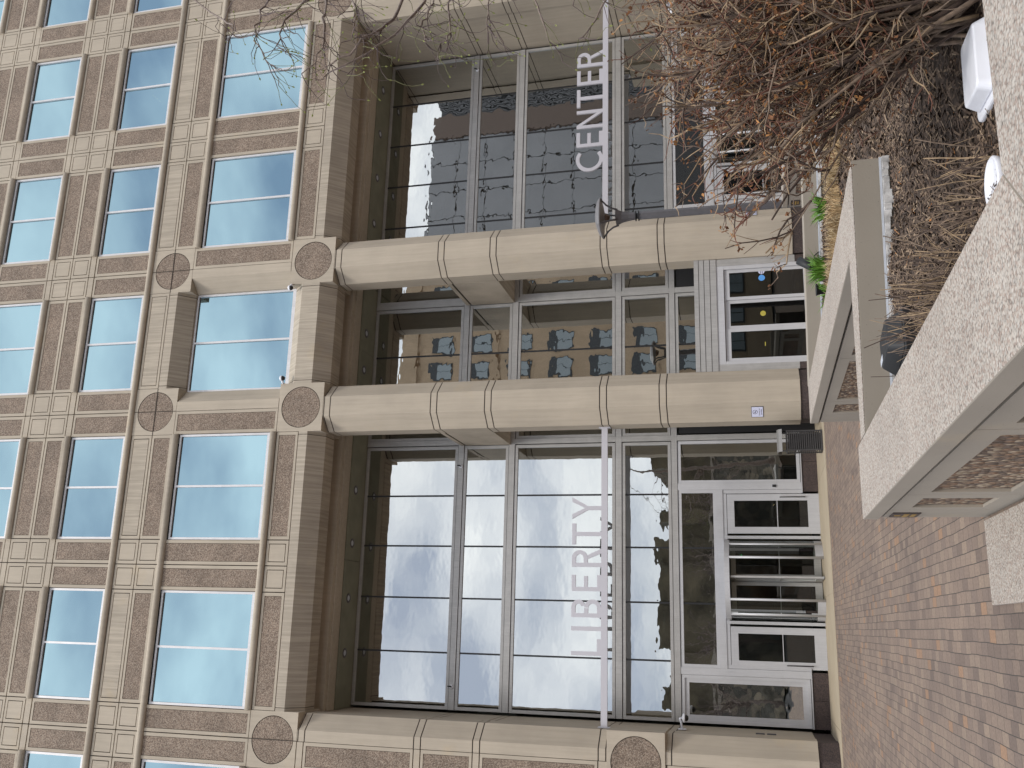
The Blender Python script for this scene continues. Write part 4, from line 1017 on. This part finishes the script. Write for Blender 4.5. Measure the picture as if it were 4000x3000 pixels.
for (gx, gy, n_, hh, lab) in ((-1.08,-11.35,150,.34,'bright green leafy tuft beside the black spotlight'),(-.35,-11.75,90,.28,'bright green leafy tuft among dry grass in front of the right column'),(-1.5,-11.5,34,.22,'tiny green sprout at the edge of the middle wall')):
    mbd = MB(); blades(mbd, gx, gy, .6, n_, .12, hh*.5, hh, .011, 2, .7); tag(mbd.build('green_tuft', GN), lab, 'plant', 'fresh green tufts')

# budding tree whose crown hangs in from the right ---------------------
TB = [flat('tree_bark', (.21,.165,.14), .85, 0, .35, 25), flat('tree_twig', (.115,.085,.08), .85, 0, .3, 25), flat('tree_shoot', (.15,.155,.062), .7, 0, .2, 25), flat('tree_bud', (.42,.46,.17), .6)]
def tree():
    global rnd
    rnd = random.Random(17); wd = MB(); bud = MB()
    tr = [Vector((1.9,-15.6,0)), Vector((1.85,-15.65,1.2)), Vector((1.75,-15.7,2.4)), Vector((1.6,-15.8,4.2)), Vector((1.5,-15.9,6.2)), Vector((1.55,-15.8,8.4))]
    tk = MB(); tk.tube(tr, [.13,.115,.10,.085,.06,.03], 10, 0)
    def shoots(p, d, depth):
        n = rnd.randint(1, 2) if depth else 1
        for _ in range(n):
            l_ = rnd.uniform(.14,.36); dd = d*.75 + rv(.40) + Vector((-.12,0,-.30))
            pts, e = wiggle(p, dd, l_, 4, .22, -.06); k = 1 if depth > 0 or rnd.random() < .4 else 2
            r_ = .0052 if depth > 0 else .0033
            wd.tube(pts, [r_, r_*.9, r_*.8, r_*.75, r_*.7], 4, k)
            if depth > 0:
                shoots(pts[-1], e, depth-1)
                if rnd.random() < .5: shoots(pts[2], e, 0)
            else:
                c_ = pts[-1]; ax = e.normalized()*.030; x_ = ax.orthogonal().normalized()*.0085; y_ = ax.cross(x_).normalized()*.0085
                for m_, n_ in ((x_,y_),(y_,-x_),(-x_,-y_),(-y_,x_)): bud.poly([c_-ax*.2, c_+ax*.35+m_, c_+ax]); bud.poly([c_-ax*.2, c_+ax*.35+n_, c_+ax])
    limbs = [  # start on trunk, bend points seen in the picture
        ([tr[3], (.6,-16.2,5.0), (-.30,-16.8,4.95), (-.62,-17.0,5.12), (-.84,-17.0,5.45)], .024, 1),
        ([tr[3], (.5,-16.3,4.7), (-.40,-16.9,4.72), (-.72,-17.0,4.95), (-1.0,-17.1,5.42)], .020, 1),
        ([tr[4], (.6,-16.2,6.2), (-.20,-16.9,6.05), (-.55,-17.0,6.05)], .018, 1),
        ([tr[4], (.5,-16.4,5.9), (-.25,-16.9,5.6), (-.65,-17.0,5.55), (-.9,-17.0,5.75)], .017, 1),
        ([tr[3], (.5,-16.4,4.4), (-.35,-17.0,4.3), (-.7,-17.05,4.25), (-.93,-17.1,4.30)], .015, 1),
        ([tr[2], (.6,-16.3,3.7), (-.30,-17.0,3.55), (-.75,-17.1,3.35), (-.98,-17.1,3.30)], .014, 0),
        ([tr[2], (.4,-16.4,3.1), (-.45,-17.0,2.75), (-.75,-17.0,2.92), (-.95,-17.05,3.05)], .015, 0),
        ([tr[2], (.4,-16.4,3.4), (-.40,-17.0,3.0), (-.70,-17.0,2.65)], .012, 0),
        ([tr[3], (.5,-16.3,4.1), (-.35,-16.9,3.95), (-.72,-17.0,3.9)], .013, 1),
        ([tr[4], (.6,-16.3,6.6), (-.1,-16.9,6.35), (-.45,-17.0,6.3), (-.75,-17.0,6.1)], .014, 1),
        ([tr[4], (.6,-16.3,5.7), (-.2,-16.9,5.3), (-.55,-17.0,5.25)], .014, 1),
        ([tr[3], (.6,-16.2,4.8), (-.3,-16.9,4.5), (-.55,-17.0,4.55), (-.75,-17.0,4.5)], .013, 1),
        ([tr[5], (.6,-16.2,7.4), (-.1,-16.8,6.7), (-.4,-17.0,6.5)], .014, 1)]
    for pts, r_, dp in limbs:
        pts = [Vector(p) for p in pts]; fine = []
        for a, c in zip(pts, pts[1:]):
            for k in range(4): fine.append(a.lerp(c, k/4)+rv(.012))
        fine.append(pts[-1]); n = len(fine)
        wd.tube(fine, [r_*(1-.68*i/(n-1)) for i in range(n)], 6, 0)
        for i in range(5, n):
            if rnd.random() < .8: shoots(fine[i], (fine[i]-fine[i-1]).normalized(), dp if i > 8 else 1)
        shoots(fine[-1], (fine[-1]-fine[-2]).normalized(), 1)
    t = thing('budding_tree', 'thin bare branches with green buds of a tree reaching in from the right', 'tree', tr[0])
    tk.build('trunk', TB, t); wd.build('branches', TB, t); bud.build('buds', TB[3], t)
tree()

# ------------------------------------------------------------------ what the glass reflects: the other side of the street
RB = precast('tan_brick_wall', (.46,.345,.23), .05); RW = flat('far_window_glass', (.30,.35,.37), .5); RG = flat('grey_cladding', (.30,.305,.315), .5, 0, .1, .3); RD = flat('dark_ribbed_metal', (.13,.13,.135), .5); RR = flat('brown_cladding', (.155,.112,.088), .6)
t = thing('brick_building', 'tan brick building across the street, seen mirrored in the entrance glass', 'building', (19, -47, 0))
b = MB(); b.box(13.6, 24.2, -62, -45, 0, 31.5); b.box(13.2, 24.2, -62, -44.6, 30.4, 31.9); b.box(13.4, 24.2, -62, -44.8, 23.0, 23.5); b.build('wall', RB, t)
for fl in range(8):
    for k in range(4):
        z = 2.0+fl*3.6; x = 14.5+k*2.35; f = MB(); f.box(x, x+1.6, -45.02, -44.9, z, z+2.0); wv = f.build('window', flat('far_frame_and_shadow', (.05,.055,.06), .6) if fl == k == 0 else bpy.data.materials['far_frame_and_shadow'], t)  # dark frame; its bare upper part is painted lintel shadow
        p = MB(); p.box(x+.1, x+.77, -44.89, -44.87, z+.1, z+1.35); p.box(x+.83, x+1.5, -44.89, -44.87, z+.1, z+1.35); q = p.build('pane', RW, t); q.parent = wv; q.location = (0,0,0)
t = thing('clad_tower', 'grey panelled tower with brown and ribbed bands, seen mirrored in the right bay', 'building', (36, -47, 0))
b = MB()
for i in range(5):
    for j in range(11): b.box(24.4+i*2.74+.05, 24.4+(i+1)*2.74-.05, -60, -45, j*2.75+.05, (j+1)*2.75-.05)
b.box(24.5, 38.0, -59.9, -44.9-.2, 0, 30.3, 1); b.build('cladding', [RG, M['joint']], t)
b = MB(); b.box(38.1, 40.3, -60, -44.8, 0, 30.0); b.build('brown_band', RR, t)
b = MB()
for i in range(30): b.box(40.4+i*.2, 40.4+i*.2+.11, -60, -44.9+(.06 if i % 2 else 0), 0, 29.5)
b.box(40.4, 46.4, -60, -45.1, 0, 29.4); b.build('ribbed_band', RD, t)
b = MB(); b.box(24.3, 46.5, -60, -44.4, 0, 8.2); b.build('added_dark_base', M['dark_metal'], t)  # invented dark block, added to darken what the lower right panes mirror
t = thing('retaining_wall', 'long weathered stone retaining wall across the street, mirrored in the lower panes', 'wall', (-20, -52, 0))
b = MB(); b.box(-110, 13.4, -56, -52, 0, 5.2); b.build('masonry', pebbles('rough_stone', [(.18,.16,.125),(.26,.22,.17),(.13,.12,.10),(.32,.27,.2)], 1.6, .8, .1, .4), t)
b = MB(); b.box(-110, 13.4, -56.2, -51.8, 5.2, 5.5); b.build('coping', M['concrete'], t)
rnd = random.Random(30)
for i in range(7):
    tx = -22+i*5.2+rnd.uniform(-1,1); ty = -47+rnd.uniform(-1.5,1.5)
    t = thing('street_tree', 'bare street tree across the road, mirrored in the glass', 'tree', (tx, ty, 0), 'bare street trees across the road')
    tk = MB(); tk.tube([(tx,ty,0),(tx+.1,ty,2.2),(tx,ty+.1,4.4)], [.16,.13,.10], 8, 0); tk.build('trunk', TB, t)
    cr = MB()
    for _ in range(26):
        p0 = Vector((tx, ty, rnd.uniform(2.2,4.4))); pts, e = wiggle(p0, Vector((rnd.gauss(0,.6), rnd.gauss(0,.6), .9)), rnd.uniform(2.0,4.5), 5, .16); cr.tube(pts, [.05,.04,.03,.025,.02,.012], 4, 0)
        for _k in range(7):
            p2, _e = wiggle(pts[rnd.randint(2,5)], e+rv(.6), rnd.uniform(.6,1.6), 3, .2); cr.tube(p2, [.016,.012,.01,.007], 3, 1)
    cr.build('crown', TB, t)
b = MB(); rnd = random.Random(44); xq = -150
while xq < 12.9:
    xn = min(13, xq+rnd.uniform(1.2,4.5)); b.box(xq, xn, -110, -56.3-rnd.uniform(0,1.5), 0, rnd.uniform(9.2,11.3)); xq = xn
tag(b.build('hedge_bank', flat('bank_brown', (.105,.088,.058), .9, 0, .6, .5)), 'dark planted bank behind the far retaining wall', 'bank')
